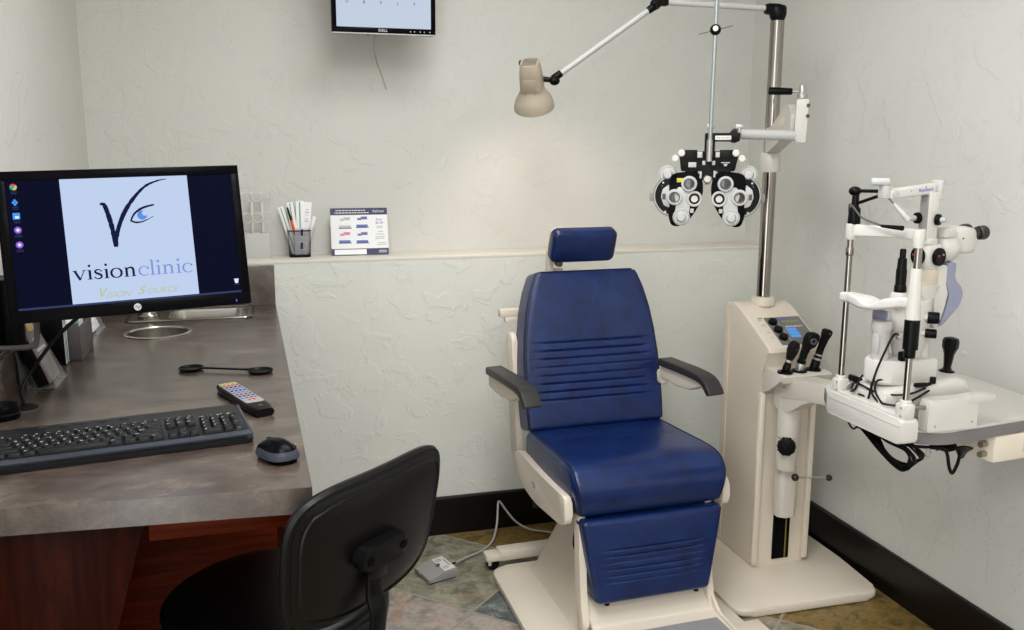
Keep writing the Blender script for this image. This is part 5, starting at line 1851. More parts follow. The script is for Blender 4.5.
for zx in (430, 610):
    a, b = P(zx, -10)
    t.l(MB().cyl((a + 0.004, b - 0.006, -0.002), (a + 0.004, b + 0.012, -0.002), 0.006).box((a + 0.004, b + 0.012, -0.002), (0.022, 0.013, 0.006), 0.002), 'thumb_screw', M_DSTEEL, mount)
bar = MB()
bar.prism(rpoly([P(255, 118), P(612, 118), P(618, 150), P(600, 245), P(262, 245), P(250, 150)], 0.006), Matrix.Identity(4), -0.03, 0.008, 0.004)
bar.prism(rpoly([P(282, 110), P(362, 110), P(362, 170), P(282, 170)], 0.003), Matrix.Identity(4), -0.02, 0.013, 0.003)
bar.prism(rpoly([P(502, 110), P(588, 110), P(588, 170), P(502, 170)], 0.003), Matrix.Identity(4), -0.02, 0.013, 0.003)
bar.prism(rpoly([P(395, 120), P(475, 120), P(480, 300), P(390, 300)], 0.004), Matrix.Identity(4), -0.02, 0.011, 0.003)
cb = t.l(bar, 'cross_bar', M_BLACK)
for zx, zy in ((263, 130), (225, 165), (641, 165), (602, 130)):
    a, b = P(zx, zy)
    t.l(MB().lathe([(0, 0), (0.0105, 0), (0.0112, 0.002), (0.0105, 0.016), (0.008, 0.018), (0, 0.018)], frame((a, b, -0.002), z=(0, 0, 1)), 20, False), 'white_knob', M_WHITEP, cb)
s = MB()
for zx, zy, w, h in ((378, 140, 0.015, 0.018), (490, 140, 0.013, 0.016), (405, 192, 0.009, 0.013), (466, 192, 0.009, 0.013), (388, 268, 0.006, 0.020), (474, 262, 0.006, 0.020)):
    s.box((*P(zx, zy), 0.0118), (w, h, 0.002), 0.0006)
t.l(s, 'scale_window', M_LGREY, cb)
t.l(MB().box((*P(333, 204), 0.0085), (0.024, 0.015, 0.001), 0.0003), 'scale_plate', M_LGREY, cb)
s = MB()
for dy, w in ((0, 0.026), (-0.005, 0.012), (-0.009, 0.008)):
    s.box((P(540, 190)[0], P(540, 190)[1] + dy, 0.0084), (w, 0.002, 0.0004), 0)
t.l(s, 'badge_print', M_PRINT, cb)
t.l(MB().lathe([(0, 0), (0.012, 0), (0.0135, 0.003), (0.0135, 0.014), (0.010, 0.018), (0, 0.018)], Matrix.Translation((*P(432, 293), 0.008)), 24, False), 'central_knob', M_CHROME, cb)
t.l(MB().cyl((*P(432, 285), -0.01), (*P(432, 330), -0.01), 0.007), 'spindle', M_DSTEEL, cb)


def battery(sx):
    """one lens battery; sx=-1 is the one at the left of the picture"""
    def Q(zx, zy):
        a, b = P(zx, zy)
        return (a if sx < 0 else -a, b)

    def QM(zx, zy, z):
        return Matrix.Translation((*Q(zx, zy), z))
    b = MB()
    # round lens drum
    b.lathe([(0, -0.05), (0.060, -0.05), (0.0655, -0.046), (0.0655, -0.006), (0.062, 0.0), (0, 0.0)], QM(228, 402, 0), 48, False)
    body = t.l(b, 'lens_drum', M_BLACK)
    t.l(MB().ring(QM(228, 402, -0.012), 0.0672, 0.0640, 0.010, 48), 'drum_rim', M_GREY, body)
    t.l(MB().ring(QM(228, 402, 0.0), 0.0635, 0.0605, 0.0012, 48), 'edge_scale', M_DSTEEL, body)
    tear = [Q(*q) for q in [(205, 262), (330, 243), (385, 262), (404, 310), (408, 380), (392, 450), (350, 525), (300, 585), (250, 602), (212, 596), (196, 555), (188, 500), (196, 400), (190, 320)]]
    if sx > 0:
        tear = tear[::-1]
    t.l(MB().prism(rpoly(tear, 0.012, 4), Matrix.Identity(4), -0.035, 0.007, 0.003), 'face_plate', M_GLOSS, body)
    # silver dial sector at the outer side and the light link arm
    sec = [Q(*q) for q in [(190, 330), (196, 480), (160, 465), (140, 410), (150, 360)]]
    if sx > 0:
        sec = sec[::-1]
    t.l(MB().prism(rpoly(sec, 0.004, 3), Matrix.Identity(4), 0.0, 0.0078, 0.001), 'dial_sector', M_LGREY, body)
    t.l(MB().box((*Q(160, 408), 0.0082), (0.010, 0.018, 0.001), 0).box((*Q(145, 340), 0.0030), (0.003, 0.006, 0.002), 0), 'dial_window', M_DGREY, body)
    lk = [Q(*q) for q in [(245, 345), (300, 350), (345, 395), (330, 440), (322, 520), (232, 520), (240, 450), (225, 400)]]
    if sx > 0:
        lk = lk[::-1]
    t.l(MB().prism(rpoly(lk, 0.008, 4), Matrix.Identity(4), 0.006, 0.0105, 0.0015), 'link_arm', M_LGREY, body)
    if sx < 0:
        t.l(MB().box((*Q(270, 303), 0.0078), (0.030, 0.013, 0.0012), 0.0004), 'yellow_label', mat('yellow_label', rgb(206, 190, 60), 0.5), body)
    for zx, zy, ro, ri, m_, z in ((318, 325, 0.0240, 0.0140, M_LGREY, 0.014), (228, 411, 0.0245, 0.0140, M_LGREY, 0.013)):
        r_ = t.l(MB().ring(QM(zx, zy, 0.006), ro, ri, z, 32), 'lens_ring', m_, body)
        t.l(MB().lathe([(0, 0), (ri + 0.001, 0), (ri + 0.001, 0.002), (0, 0.003)], QM(zx, zy, 0.007), 28, False), 'lens', M_GLASS if zy < 400 else mat('amber_lens', rgb(70, 54, 40), 0.08), r_)
        t.l(MB().ring(QM(zx, zy, 0.006 + z - 0.001), ri + 0.003, ri, 0.002, 28), 'inner_bezel', M_DGREY, r_)
    r_ = t.l(MB().ring(QM(354, 421, 0.006), 0.0240, 0.0165, 0.009, 32), 'lens_ring', M_LGREY, body)
    t.l(MB().ring(QM(354, 421, 0.006), 0.0170, 0.0105, 0.0075, 28), 'lens_bezel', M_BLACK, r_)
    t.l(MB().lathe([(0, 0), (0.011, 0), (0.011, 0.003), (0, 0.0035)], QM(354, 421, 0.007), 24, False), 'pale_lens', mat('pale_lens', rgb(214, 208, 196), 0.15), r_)
    for zx, zy, ro, zz in ((275, 538, 0.0262, 0.006), (178, 266, 0.0275, -0.022)):
        kn = t.l(MB().lathe([(0, 0), (ro - 0.002, 0), (ro, 0.002), (ro, 0.016), (ro - 0.003, 0.019), (ro * 0.62, 0.019), (ro * 0.5, 0.024), (ro * 0.42, 0.030), (0, 0.031)], QM(zx, zy, zz), 36, False), 'dial_knob', M_LGREY, body)
        sc_ = MB()
        for k in range(24):
            a = 2 * PI * k / 24
            sc_.box((math.cos(a) * ro * 0.84, math.sin(a) * ro * 0.84, 0.0192), (0.0016, 0.0034, 0.0004), 0, M=QM(zx, zy, zz) , rz=math.degrees(a) + 90)
        t.l(sc_, 'dial_marks', M_DGREY, kn)
    a, c = Q(178, 266)
    t.l(MB().cyl((a, c, -0.045), (a, c, -0.022), 0.012).box((a * 0.93, c - 0.012, -0.032), (0.05, 0.035, 0.02), 0.004), 'knob_stem', M_BLACK, body)
    a, c = Q(84, 415)
    t.l(MB().box((a, c, -0.03), (0.018, 0.024, 0.02), 0.003).box((a + (0.012 if sx < 0 else -0.012), c, -0.03), (0.016, 0.014, 0.012), 0.001), 'side_tab', M_GREY, body)
    t.l(MB().box((*Q(341, 498), 0.0078), (0.011, 0.013, 0.0015), 0.0004), 'small_plate', M_LGREY, body)
    s_ = MB()
    for zx, zy in ((152, 320), (170, 508)):
        s_.cyl((*Q(zx, zy), 0.0), (*Q(zx, zy), 0.0012), 0.0032, n=10)
    t.l(s_, 'rim_screw', M_DSTEEL, body)
    t.l(MB().box(((Q(330, 240)[0]), Q(330, 240)[1] + 0.002, -0.016), (0.04, 0.02, 0.022), 0.003), 'hanger', M_BLACK, body)


battery(-1)
battery(1)
# near point rod standing up from the bracket
rx, ry = P(437, 120)
rt = FM.inverted() @ V((1.323, 2.511, 1.95))
rod = t.l(MB().cyl((rx, ry - 0.005, 0.022), (rt.x, rt.y, 0.022), 0.0062, n=14), 'near_point_rod', mat('grey_rod', rgb(164, 170, 172), 0.35, 0.7))
cl = V((rx, ry - 0.005, 0.022)).lerp(V((rt.x, rt.y, 0.022)), 0.775)
t.l(MB().ball(cl + V((0, 0, 0.003)), 0.0165, (1, 1, 0.8)), 'rod_clamp', M_BLACK, rod)
t.l(MB().cyl(cl + V((0, 0.002, 0.012)), cl + V((0, 0.002, 0.020)), 0.008), 'clamp_screw', M_DSTEEL, rod)
t.l(MB().tube([cl + V((-0.048, -0.012, 0.004)), cl + V((0.050, 0.010, 0.004))], 0.0014, 6), 'clamp_wire', M_DGREY, rod)
t.l(MB().cyl((rx, ry - 0.03, 0.022), (rx, ry + 0.035, 0.022), 0.009), 'rod_socket', M_DSTEEL, rod)
# ------------------------------------------------------------------ slit lamp
SM = yaw((1.37, 1.745, 0.86), 0)
t = T('slit_lamp', 'white slit lamp microscope with chin rest on the table by the right wall', 'slit lamp', M=SM)
YZL = Matrix(((0, 0, 1, 0), (1, 0, 0, 0), (0, 1, 0, 0), (0, 0, 0, 1)))    # local XY -> (y,z), Z -> x
XZL = Matrix(((1, 0, 0, 0), (0, 0, -1, 0), (0, 1, 0, 0), (0, 0, 0, 1)))   # local XY -> (x,z), Z -> -y
yl, yr, xp = 0.107, -0.127, -0.013
# chin rest frame
s = MB()
s.prism(rpoly([(-0.146, -0.010), (0.125, -0.010), (0.125, 0.046), (-0.146, 0.046)], 0.009), YZL, -0.036, 0.010, 0.004)
s.box((-0.012, -0.010, 0.049), (0.030, 0.245, 0.008), 0.003)
fb_ = t.l(s, 'frame_base', M_WHITE)
t.l(MB().box((-0.0364, -0.0105, 0.031), (0.0012, 0.262, 0.0022), 0.0004), 'base_groove', M_LGREY, fb_)
for y in (yl, yr):
    f = t.l(MB().box((xp, y, 0.062), (0.030, 0.032, 0.038), 0.005).cyl((xp, y, 0.075), (xp, y, 0.088), 0.0125, bev=0.002), 'post_foot', M_WHITE)
    for dz in (0.072, 0.053):
        t.l(MB().cyl((xp - 0.0148, y - 0.006, dz), (xp - 0.0165, y - 0.006, dz), 0.0028, n=8), 'foot_screw', M_GREY, f)
pl = t.l(MB().cyl((xp, yl, 0.075), (xp, yl, 0.445), 0.0074, n=18).cyl((xp, yl, 0.385), (xp, yl, 0.405), 0.0095, bev=0.002), 'chrome_post', M_CHROME)
prr = t.l(MB().cyl((xp, yr, 0.075), (xp, yr, 0.445), 0.0074, n=18), 'chrome_post', M_CHROME)
gr_ = [(0.0155 * (1 + 0.05 * (k % 2)) * math.cos(2 * PI * k / 40), 0.0155 * (1 + 0.05 * (k % 2)) * math.sin(2 * PI * k / 40)) for k in range(40)]
t.l(MB().prism(gr_, Matrix.Translation((xp, yr, 0)), 0.204, 0.268, 0.002).cyl((xp, yr, 0.184), (xp, yr, 0.206), 0.0122, bev=0.002), 'height_grip', M_BLACK, prr)
t.l(MB().lathe([(0.009, 0.268), (0.0158, 0.271), (0.0150, 0.30), (0.0118, 0.378), (0.0110, 0.383), (0.009, 0.383)], Matrix.Translation((xp, yr, 0)), 24), 'post_sleeve', M_WHITE, prr)
t.l(MB().lathe([(0.0080, 0.428), (0.0110, 0.428), (0.0115, 0.433), (0.0130, 0.462), (0.012, 0.468), (0.0, 0.468)], Matrix.Translation((xp, yr, 0)), 24), 'post_cap', M_WHITE, prr)
t.l(MB().box((xp + 0.009, yr + 0.004, 0.405), (0.004, 0.010, 0.055), 0.001), 'post_scale', M_GREY, prr)
t.l(MB().box((xp, yl, 0.443), (0.020, 0.020, 0.040), 0.004), 'post_cap', M_WHITE, pl)
# chin rest with a cupped middle
secs = []
for k in range(33):
    u = k / 32
    y = yl + 0.006 + (yr - 0.002 - yl) * u
    m = math.sin(PI * min(1, max(0, (u - 0.12) / 0.76)))
    dip = 0.012 * math.sin(PI * min(1, max(0, (u - 0.30) / 0.45))) ** 2
    w = 0.026 + 0.034 * m ** 0.9
    zc = 0.284 + 0.022 * u - 0.008 * m
    h = 0.024
    secs.append([V((xp - 0.002 + p[0], y, zc + p[1] - (dip if p[1] > 0 else 0.002 * m))) for p in rrect(w, h, 0.007, 4)])
t.l(MB().loft(secs), 'chin_rest', M_WHITEP)
# forehead band, a curved shell
secs = []
for k in range(33):
    u = k / 32
    y = yl + (yr - yl) * u
    x = xp + 0.060 * math.sin(PI * u) ** 0.8 * (0.35 + 0.65 * u)
    h = 0.030 - 0.006 * math.sin(PI * u)
    secs.append([V((x + p[0], y, 0.447 + 0.004 * u + p[1])) for p in rrect(0.009, h, 0.0035, 3)])
t.l(MB().loft(secs), 'forehead_band', M_WHITEP)
# fixation light on the left post
fx = MB().lathe([(0.0, 0.461), (0.0140, 0.461), (0.0150, 0.464), (0.0135, 0.497), (0.009, 0.503), (0.008, 0.53), (0, 0.53)], Matrix.Translation((xp + 0.006, yl, 0)), 22, False)
fx.ball((xp + 0.006, yl + 0.004, 0.539), 0.0135, (1, 1.25, 0.85))
fxo = t.l(fx, 'fixation_mount', M_BLACK)
t.l(MB().tube([(xp + 0.006, yl, 0.540), (-0.012, 0.01, 0.543), (-0.010, -0.006, 0.543)], 0.0042, 8).tube([(xp + 0.008, yl - 0.01, 0.512), (-0.010, 0.02, 0.532), (-0.006, -0.006, 0.537)], 0.0040, 8), 'fixation_arm', M_BLACK, fxo)
t.l(MB().tube(spline([(xp - 0.004, yl + 0.008, 0.490), (xp - 0.006, yl + 0.004, 0.508), (xp - 0.004, yl - 0.010, 0.500), (xp, yl - 0.040, 0.478), (0.0, yl - 0.08, 0.466), (0.004, 0.012, 0.462)]), 0.0024, 8), 'gooseneck', M_DGREY, fxo)
t.l(MB().cyl((0.003, 0.018, 0.463), (0.008, -0.046, 0.463), 0.0035, 0.0058, n=12), 'fixation_tip', M_BLACK, fxo)
# illumination tower
to_ = t.l(MB().box((0.1145, 0, 0.482), (0.028, 0.034, 0.118), 0.004), 'lamp_tower', M_WHITE)
tp_ = t.l(MB().box((0.1002, 0, 0.482), (0.0016, 0.027, 0.104), 0.0005), 'tower_panel', M_GREY, to_)
for y in (-0.010, 0.010):
    for z in (0.442, 0.482, 0.524):
        t.l(MB().cyl((0.0995, y, z), (0.0987, y, z), 0.0018, n=8), 'panel_screw', M_DSTEEL, to_)
secs = []
for x, zc, h in ((-0.005, 0.536, 0.018), (0.0, 0.5365, 0.022), (0.122, 0.5495, 0.024), (0.127, 0.5495, 0.020)):
    secs.append([V((x, p[0], zc + p[1])) for p in rrect(0.026, h, 0.004, 3)])
ta = t.l(MB().loft(secs), 'tower_arm', M_WHITE)
t.l(MB().box((0.1305, 0, 0.545), (0.009, 0.036, 0.046), 0.003), 'end_plate', M_LGREY, ta)
t.l(MB().cyl((0.010, -0.0125, 0.5385), (0.010, -0.0150, 0.5385), 0.0085, bev=0.001), 'arm_disc', M_LGREY, ta)
TX = Matrix.Translation((0.090, -0.0133, 0.5462)) @ Matrix.Rotation(R(-6), 4, 'Y') @ FACE
t.l(text_mb('Reichert', 0.0112, TX, 0.0002), 'brand_lettering', mat('royal_blue_print', rgb(60, 66, 190), 0.5), ta)
t.l(MB().prism([(-0.0025, 0), (0.0025, 0), (0, 0.004)], TX @ Matrix.Translation((0, 0.0052, 0)), 0, 0.0004), 'brand_mark', M_BLUEP, ta)
for z in (0.5435, 0.549, 0.5545):
    t.l(MB().box((0.118, -0.0133, z), (0.003, 0.0008, 0.0026), 0), 'scale_tick', M_GREY, ta)
t.l(MB().cyl((0.050, -0.0128, 0.5445), (0.050, -0.0138, 0.5445), 0.0018, n=8), 'arm_screw', M_GREY, ta)
t.l(MB().box((-0.012, 0, 0.542), (0.015, 0.026, 0.030), 0.003), 'arm_block', M_LGREY, ta)
t.l(MB().cyl((-0.042, 0.008, 0.565), (-0.006, -0.008, 0.565), 0.0088, bev=0.0015), 'mirror_roller', M_LGREY, ta)
t.l(MB().tube([(-0.006, -0.010, 0.528), (0.004, -0.018, 0.515)], 0.002, 6), 'lever_wire', mat('brass_wire', rgb(120, 100, 84), 0.4, 0.6), ta)
t.l(MB().cyl((0.003, -0.017, 0.516), (0.010, -0.024, 0.506), 0.0038, 0.0050, n=14).cyl((0.010, -0.024, 0.506), (0.027, -0.042, 0.480), 0.0052, 0.0075, n=14, bev=0.001), 'lever_grip', M_LGREY, ta)
for p, ax in (((0.122, -0.017, 0.478), (0.45, -0.9, 0)), ((0.0995, 0.014, 0.480), (-0.95, 0.1, 0))):
    M = frame(p, z=ax)
    k = t.l(MB().lathe([(0, 0), (0.0128, 0), (0.0135, 0.002), (0.0128, 0.008), (0.008, 0.010), (0, 0.010)], M, 24, False), 'tilt_knob', M_BLACK, to_)
    t.l(MB().lathe([(0.006, 0.009), (0.0065, 0.011), (0.0060, 0.020), (0.003, 0.022), (0, 0.022)], M, 16, False), 'knob_stub', M_LGREY, k)
t.l(MB().prism(rrect(0.036, 0.040, 0.012, 5, (0.117, 0)), Matrix.Identity(4), 0.420, 0.434, 0.002), 'tower_collar', M_WHITE, to_)
# slit housing with its two dials
secs = []
for z, w, d_ in ((0.360, 0.038, 0.034), (0.367, 0.046, 0.042), (0.39, 0.050, 0.046), (0.414, 0.048, 0.044), (0.421, 0.042, 0.038)):
    secs.append([V((0.125 + p[0], p[1], z)) for p in rrect(w, d_, 0.013, 6)])
sh_ = t.l(MB().loft(secs), 'slit_housing', M_WHITE, sharp=50)
for p, ax in (((0.130, -0.022, 0.392), (0.25, -0.97, 0)), ((0.1005, 0.004, 0.392), (-0.97, 0.0, 0))):
    M = frame(p, z=ax)
    dd = t.l(MB().lathe([(0, 0), (0.0205, 0), (0.0212, 0.0015), (0.0207, 0.007), (0.0172, 0.009), (0.0166, 0.0075), (0, 0.0075)], M, 32, False), 'slit_dial', M_BLACK, sh_)
    for k in range(3):
        a = 0.6 + k * 1.1
        t.l(MB().cyl(M @ V((0.009 * math.cos(a), 0.009 * math.sin(a), 0.007)), M @ V((0.009 * math.cos(a), 0.009 * math.sin(a), 0.0105)), 0.0026, n=10), 'dial_stud', [M_DSTEEL, M_BLACK, M_RED][k], dd)
t.l(MB().lathe([(0.0, 0.325), (0.024, 0.325), (0.0265, 0.329), (0.0275, 0.362), (0.0, 0.362)], Matrix.Translation((0.122, 0, 0)), 28, False), 'lamp_column', M_BEIGE2)
t.l(MB().lathe([(0.0, 0.13), (0.019, 0.13), (0.019, 0.285), (0.030, 0.318), (0.030, 0.326), (0, 0.326)], Matrix.Translation((0.122, 0, 0)), 28, False), 'pivot_cone', M_WHITE)
# microscope
mc = t.l(MB().lathe([(0, 0), (0.026, 0), (0.032, 0.004), (0.034, 0.012), (0.034, 0.034), (0.031, 0.040), (0, 0.040)], frame((0.148, 0.006, 0.408), z=(1, 0, 0.04)), 36, False), 'magnification_drum', M_WHITE)
secs = []
for x, h, w, zc in ((0.182, 0.048, 0.046, 0.425), (0.188, 0.060, 0.056, 0.427), (0.214, 0.066, 0.060, 0.427), (0.242, 0.060, 0.058, 0.425), (0.249, 0.050, 0.050, 0.425)):
    secs.append([V((x, 0.016 + p[0], zc + p[1])) for p in rrect(w, h, 0.014, 5)])
mh_ = t.l(MB().loft(secs), 'microscope_head', M_WHITE, sharp=50)
t.l(MB().box((0.162, 0.0, 0.446), (0.036, 0.042, 0.024), 0.006), 'head_bridge', M_WHITE, mc)
t.l(MB().cyl((0.205, -0.0125, 0.432), (0.205, -0.0145, 0.432), 0.0022, n=8), 'head_screw', M_DGREY, mh_)
M_EYE = mat('eyepiece_black', rgb(40, 38, 34), 0.45)
for y in (-0.004, 0.048):
    EM = frame((0.246, y, 0.4425), z=(0.99, 0, 0.05))
    e = t.l(MB().lathe([(0, -0.004), (0.0125, -0.004), (0.0135, 0.0), (0.0135, 0.008), (0.0165, 0.011), (0.0172, 0.024), (0.0155, 0.028), (0.010, 0.028), (0.009, 0.022), (0, 0.022)], EM, 26, False), 'eyepiece', M_EYE, mh_)
    t.l(MB().ring(EM @ Matrix.Translation((0, 0, 0.004)), 0.0150, 0.013, 0.0035), 'dioptre_ring', M_RUBBER, e)
# microscope arm with the curved lavender back
t.l(MB().prism(rpoly([(0.132, 0.372), (0.160, 0.372), (0.160, 0.326), (0.168, 0.305), (0.160, 0.265), (0.146, 0.222), (0.132, 0.222)], 0.006), XZL, -0.016, 0.022, 0.003), 'microscope_arm', M_WHITE)
t.l(MB().prism(rpoly([(0.162, 0.376), (0.186, 0.376), (0.186, 0.336), (0.206, 0.319), (0.213, 0.298), (0.205, 0.272), (0.166, 0.232), (0.152, 0.224), (0.166, 0.262), (0.175, 0.302), (0.162, 0.326)], [0.003, 0.003, 0.012, 0.012, 0.015, 0.015, 0.01, 0.004, 0.02, 0.015, 0.01]), XZL, -0.018, 0.020, 0.003), 'arm_cover', M_LAV)
t.l(MB().prism(rpoly([(0.086, 0.322), (0.128, 0.342), (0.128, 0.290), (0.104, 0.296)], 0.004), XZL, -0.010, 0.018, 0.003), 'arm_web', M_BEIGE2)
# bowl below, clamp knobs
dr = t.l(MB().lathe([(0, 0.140), (0.026, 0.140), (0.032, 0.150), (0.044, 0.205), (0.046, 0.235), (0.046, 0.288), (0.043, 0.292), (0, 0.292)], Matrix.Translation((0.094, 0.010, 0)), 36, False), 'body_drum', M_WHITE)
for z, x, r_ in ((0.252, 0.106, 0.0140), (0.215, 0.102, 0.0110)):
    t.l(MB().cyl((x, -0.034, z), (x + 0.020, -0.050, z), r_, bev=0.003), 'clamp_knob', M_BLACK, dr)
    t.l(MB().cyl((x - 0.008, -0.026, z), (x + 0.002, -0.035, z), r_ * 0.72), 'knob_neck', M_WHITE, dr)
t.l(MB().lathe([(0.0, 0.286), (0.022, 0.286), (0.023, 0.300), (0.018, 0.310), (0, 0.310)], Matrix.Translation((0.050, -0.004, 0)), 24, False), 'lamp_seat', M_WHITE, dr)
t.l(MB().lathe([(0.0, 0.310), (0.0135, 0.310), (0.0140, 0.313), (0.0135, 0.325), (0.0118, 0.327), (0.0122, 0.362), (0.0108, 0.365), (0.0100, 0.388), (0.0070, 0.390), (0.0070, 0.408), (0.006, 0.411), (0, 0.411)], Matrix.Translation((0.049, -0.004, 0)), 24, False), 'lamp_socket', M_BLACK)
t.l(MB().box((0.020, 0.022, 0.252), (0.006, 0.050, 0.028), 0.002), 'arm_scale', M_LAV)
ca = t.l(MB().lathe([(0.0, 0.118), (0.0195, 0.118), (0.020, 0.13), (0.0205, 0.218), (0.0235, 0.222), (0.0235, 0.236), (0.0205, 0.242), (0, 0.242)], Matrix.Translation((0.013, 0.004, 0)), 26, False), 'prism_column', M_WHITE)
t.l(MB().box((-0.0065, -0.004, 0.190), (0.004, 0.022, 0.045), 0.001), 'column_label', M_LGREY, ca)
t.l(MB().cyl((0.040, -0.020, 0.208), (0.036, -0.034, 0.212), 0.0075, bev=0.001), 'cable_socket', M_DSTEEL)
# swivel block and cross slide base
secs = []
for z, k in ((0.094, 0.92), (0.100, 1.0), (0.146, 1.0), (0.152, 0.95)):
    secs.append([V((0.080 + p[0] * k, 0.002 + p[1] * k, z)) for p in rpoly([(-0.090, -0.020), (-0.05, -0.042), (0.058, -0.045), (0.064, -0.038), (0.064, 0.045), (-0.06, 0.048), (-0.090, 0.03)], 0.014)])
t.l(MB().loft(secs), 'swivel_block', M_WHITE)
t.l(MB().box((0.052, -0.034, 0.163), (0.028, 0.016, 0.022), 0.003), 'lock_lever', M_BLACK)
secs = []
for x, h, w in ((-0.016, 0.060, 0.10), (-0.010, 0.072, 0.116), (0.05, 0.080, 0.122), (0.11, 0.088, 0.126), (0.185, 0.094, 0.126), (0.212, 0.086, 0.124), (0.224, 0.068, 0.118), (0.228, 0.055, 0.11)):
    secs.append([V((x, p[0], 0.014 + h / 2 + p[1])) for p in rrect(w, h, 0.016, 5)])
sl_ = t.l(MB().loft(secs), 'cross_slide', M_WHITE, sharp=50)
t.l(MB().box((0.138, -0.0632, 0.060), (0.062, 0.0014, 0.021), 0.0004), 'rating_label', M_LGREY, sl_)
for k in range(3):
    t.l(MB().box((0.130, -0.0641, 0.066 - k * 0.006), (0.036, 0.0004, 0.0018), 0), 'label_print', M_GREY, sl_)
t.l(MB().box((0.159, -0.0641, 0.060), (0.010, 0.0004, 0.011), 0), 'label_print', M_GREY, sl_)
t.l(MB().lathe([(0, 0.106), (0.018, 0.106), (0.018, 0.110), (0.011, 0.113), (0.0085, 0.119), (0.0120, 0.150), (0.0150, 0.160), (0.0185, 0.167), (0.0190, 0.182), (0.016, 0.190), (0.009, 0.192), (0, 0.192)], Matrix.Translation((0.200, 0.004, 0)) @ Matrix.Rotation(R(4), 4, 'Y'), 8, False), 'joystick', M_BLACK)
# axle, wheels and rail covers
t.l(MB().cyl((0.020, -0.100, 0.060), (0.070, -0.100, 0.056), 0.0050, n=14).cyl((0.015, -0.100, 0.0605), (0.026, -0.100, 0.0595), 0.0085, bev=0.001).cyl((0.02, -0.05, 0.06), (0.02, -0.10, 0.06), 0.004), 'axle', M_CHROME)
t.l(MB().cyl((0.012, 0.055, 0.058), (0.012, 0.100, 0.058), 0.0050, n=14).cyl((0.008, 0.088, 0.058), (0.008, 0.100, 0.058), 0.016, bev=0.002), 'axle', M_DSTEEL)
t.l(MB().box((0.022, 0.098, 0.060), (0.012, 0.046, 0.050), 0.004), 'wheel_housing', M_BLACK)
for y, x0, x1 in ((-0.098, 0.062, 0.198), (0.112, 0.036, 0.19)):
    rc_ = MB().prism(rpoly([(x0, 0.0015), (x1, 0.0015), (x1, 0.076), (x0 + 0.002, 0.076)], [0.003, 0.003, 0.010, 0.016]), Matrix.Translation((0, y, 0)) @ XZL, -0.017, 0.017, 0.006, 3)
    if y < 0:
        rc_.prism(rpoly([(x1 - 0.03, 0.063), (x1 + 0.045, 0.066), (x1 + 0.045, 0.079), (x1 - 0.03, 0.078)], 0.004), Matrix.Translation((0, y, 0)) @ XZL, -0.017, 0.019, 0.003)
    rc = t.l(rc_, 'rail_cover', M_WHITE)
    if y < 0:
        for x, z in ((x0 + 0.020, 0.014), (x1 - 0.014, 0.018)):
            t.l(MB().cyl((x, y - 0.0165, z), (x, y - 0.0178, z), 0.0026, n=8), 'cover_screw', M_GREY, rc)
# cables lying on the base
for pts in ([(0.036, -0.030, 0.212), (0.018, -0.034, 0.216), (0.000, -0.032, 0.180), (-0.016, -0.024, 0.125), (-0.022, -0.012, 0.060)],
            [(0.10, -0.066, 0.085), (0.05, -0.080, 0.072), (0.01, -0.085, 0.062), (-0.014, -0.06, 0.060), (-0.010, -0.02, 0.060), (-0.018, 0.03, 0.060)],
            [(0.01, 0.04, 0.105), (-0.010, 0.035, 0.100), (-0.020, 0.040, 0.07), (-0.016, 0.06, 0.058)],
            [(0.02, -0.02, 0.100), (-0.012, -0.012, 0.10), (-0.020, -0.022, 0.075), (-0.014, -0.040, 0.058)],
            [(0.03, -0.030, 0.104), (-0.006, -0.022, 0.106), (-0.018, -0.03, 0.082), (-0.014, -0.055, 0.058)],
            [(0.09, -0.066, 0.092), (0.03, -0.075, 0.083), (-0.010, -0.03, 0.078), (-0.018, 0.04, 0.085), (-0.012, 0.065, 0.066)]):
    t.l(MB().tube(spline(pts, 8), 0.0026, 6), 'cable', M_BLACK)
t.l(MB().box((0.078, -0.064, 0.100), (0.034, 0.012, 0.010), 0.003).cyl((0.095, -0.064, 0.100), (0.104, -0.064, 0.101), 0.004), 'cable_plug', M_BLACK)
t.l(MB().cyl((0.112, -0.062, 0.100), (0.112, -0.062, 0.116), 0.007, bev=0.002), 'cable_plug', M_BLACK)

# ------------------------------------------------------------------ cables under the table
t = T('cable_coil', 'bundled loop of black cable hanging under the slit lamp table', 'cable', M=SM)
s = MB()
rr2 = random.Random(5)
for k in range(11):
    o = rr2.uniform(0, 0.040)
    p = [(0.005 + o * 0.5, 0.075, -0.042), (0.000 + o, 0.03, -0.058 - o * 0.5), (0.000 + o * 0.8, -0.05, -0.095 - o), (0.002 + o, -0.115, -0.128 - o * 0.2), (0.006 + o, -0.150 - o * 0.4, -0.126 + o), (0.010 + o, -0.165 - o * 0.3, -0.100 + o), (0.012 + o, -0.140 + o, -0.070 + o * 0.8), (0.010 + o, -0.06, -0.052), (0.008 + o * 0.5, 0.03, -0.045)]
    p = [(a + rr2.uniform(-0.002, 0.002) - 0.01, 0.035 + (b - 0.075) * 0.72 + rr2.uniform(-0.005, 0.005), -0.022 + 0.60 * (c + 0.042) + rr2.uniform(-0.006, 0.004)) for a, b, c in p]
    s.tube(spline(p, 6, True), 0.0026, 6, closed=True)
t.l(s, 'loops', M_BLACK)
t.l(MB().box((0.000, 0.030, -0.020), (0.026, 0.016, 0.016), 0.005), 'tie', M_RUBBER)
t = T('power_lead', 'black power lead looping down from the box under the slit lamp table', 'cable', M=SM)
t.l(MB().tube(spline([(-0.006, 0.080, -0.011), (-0.006, 0.074, -0.026), (-0.006, 0.056, -0.036), (-0.006, 0.040, -0.024), (-0.006, 0.034, -0.011)], 6), 0.0026, 6), 'cord', M_BLACK)
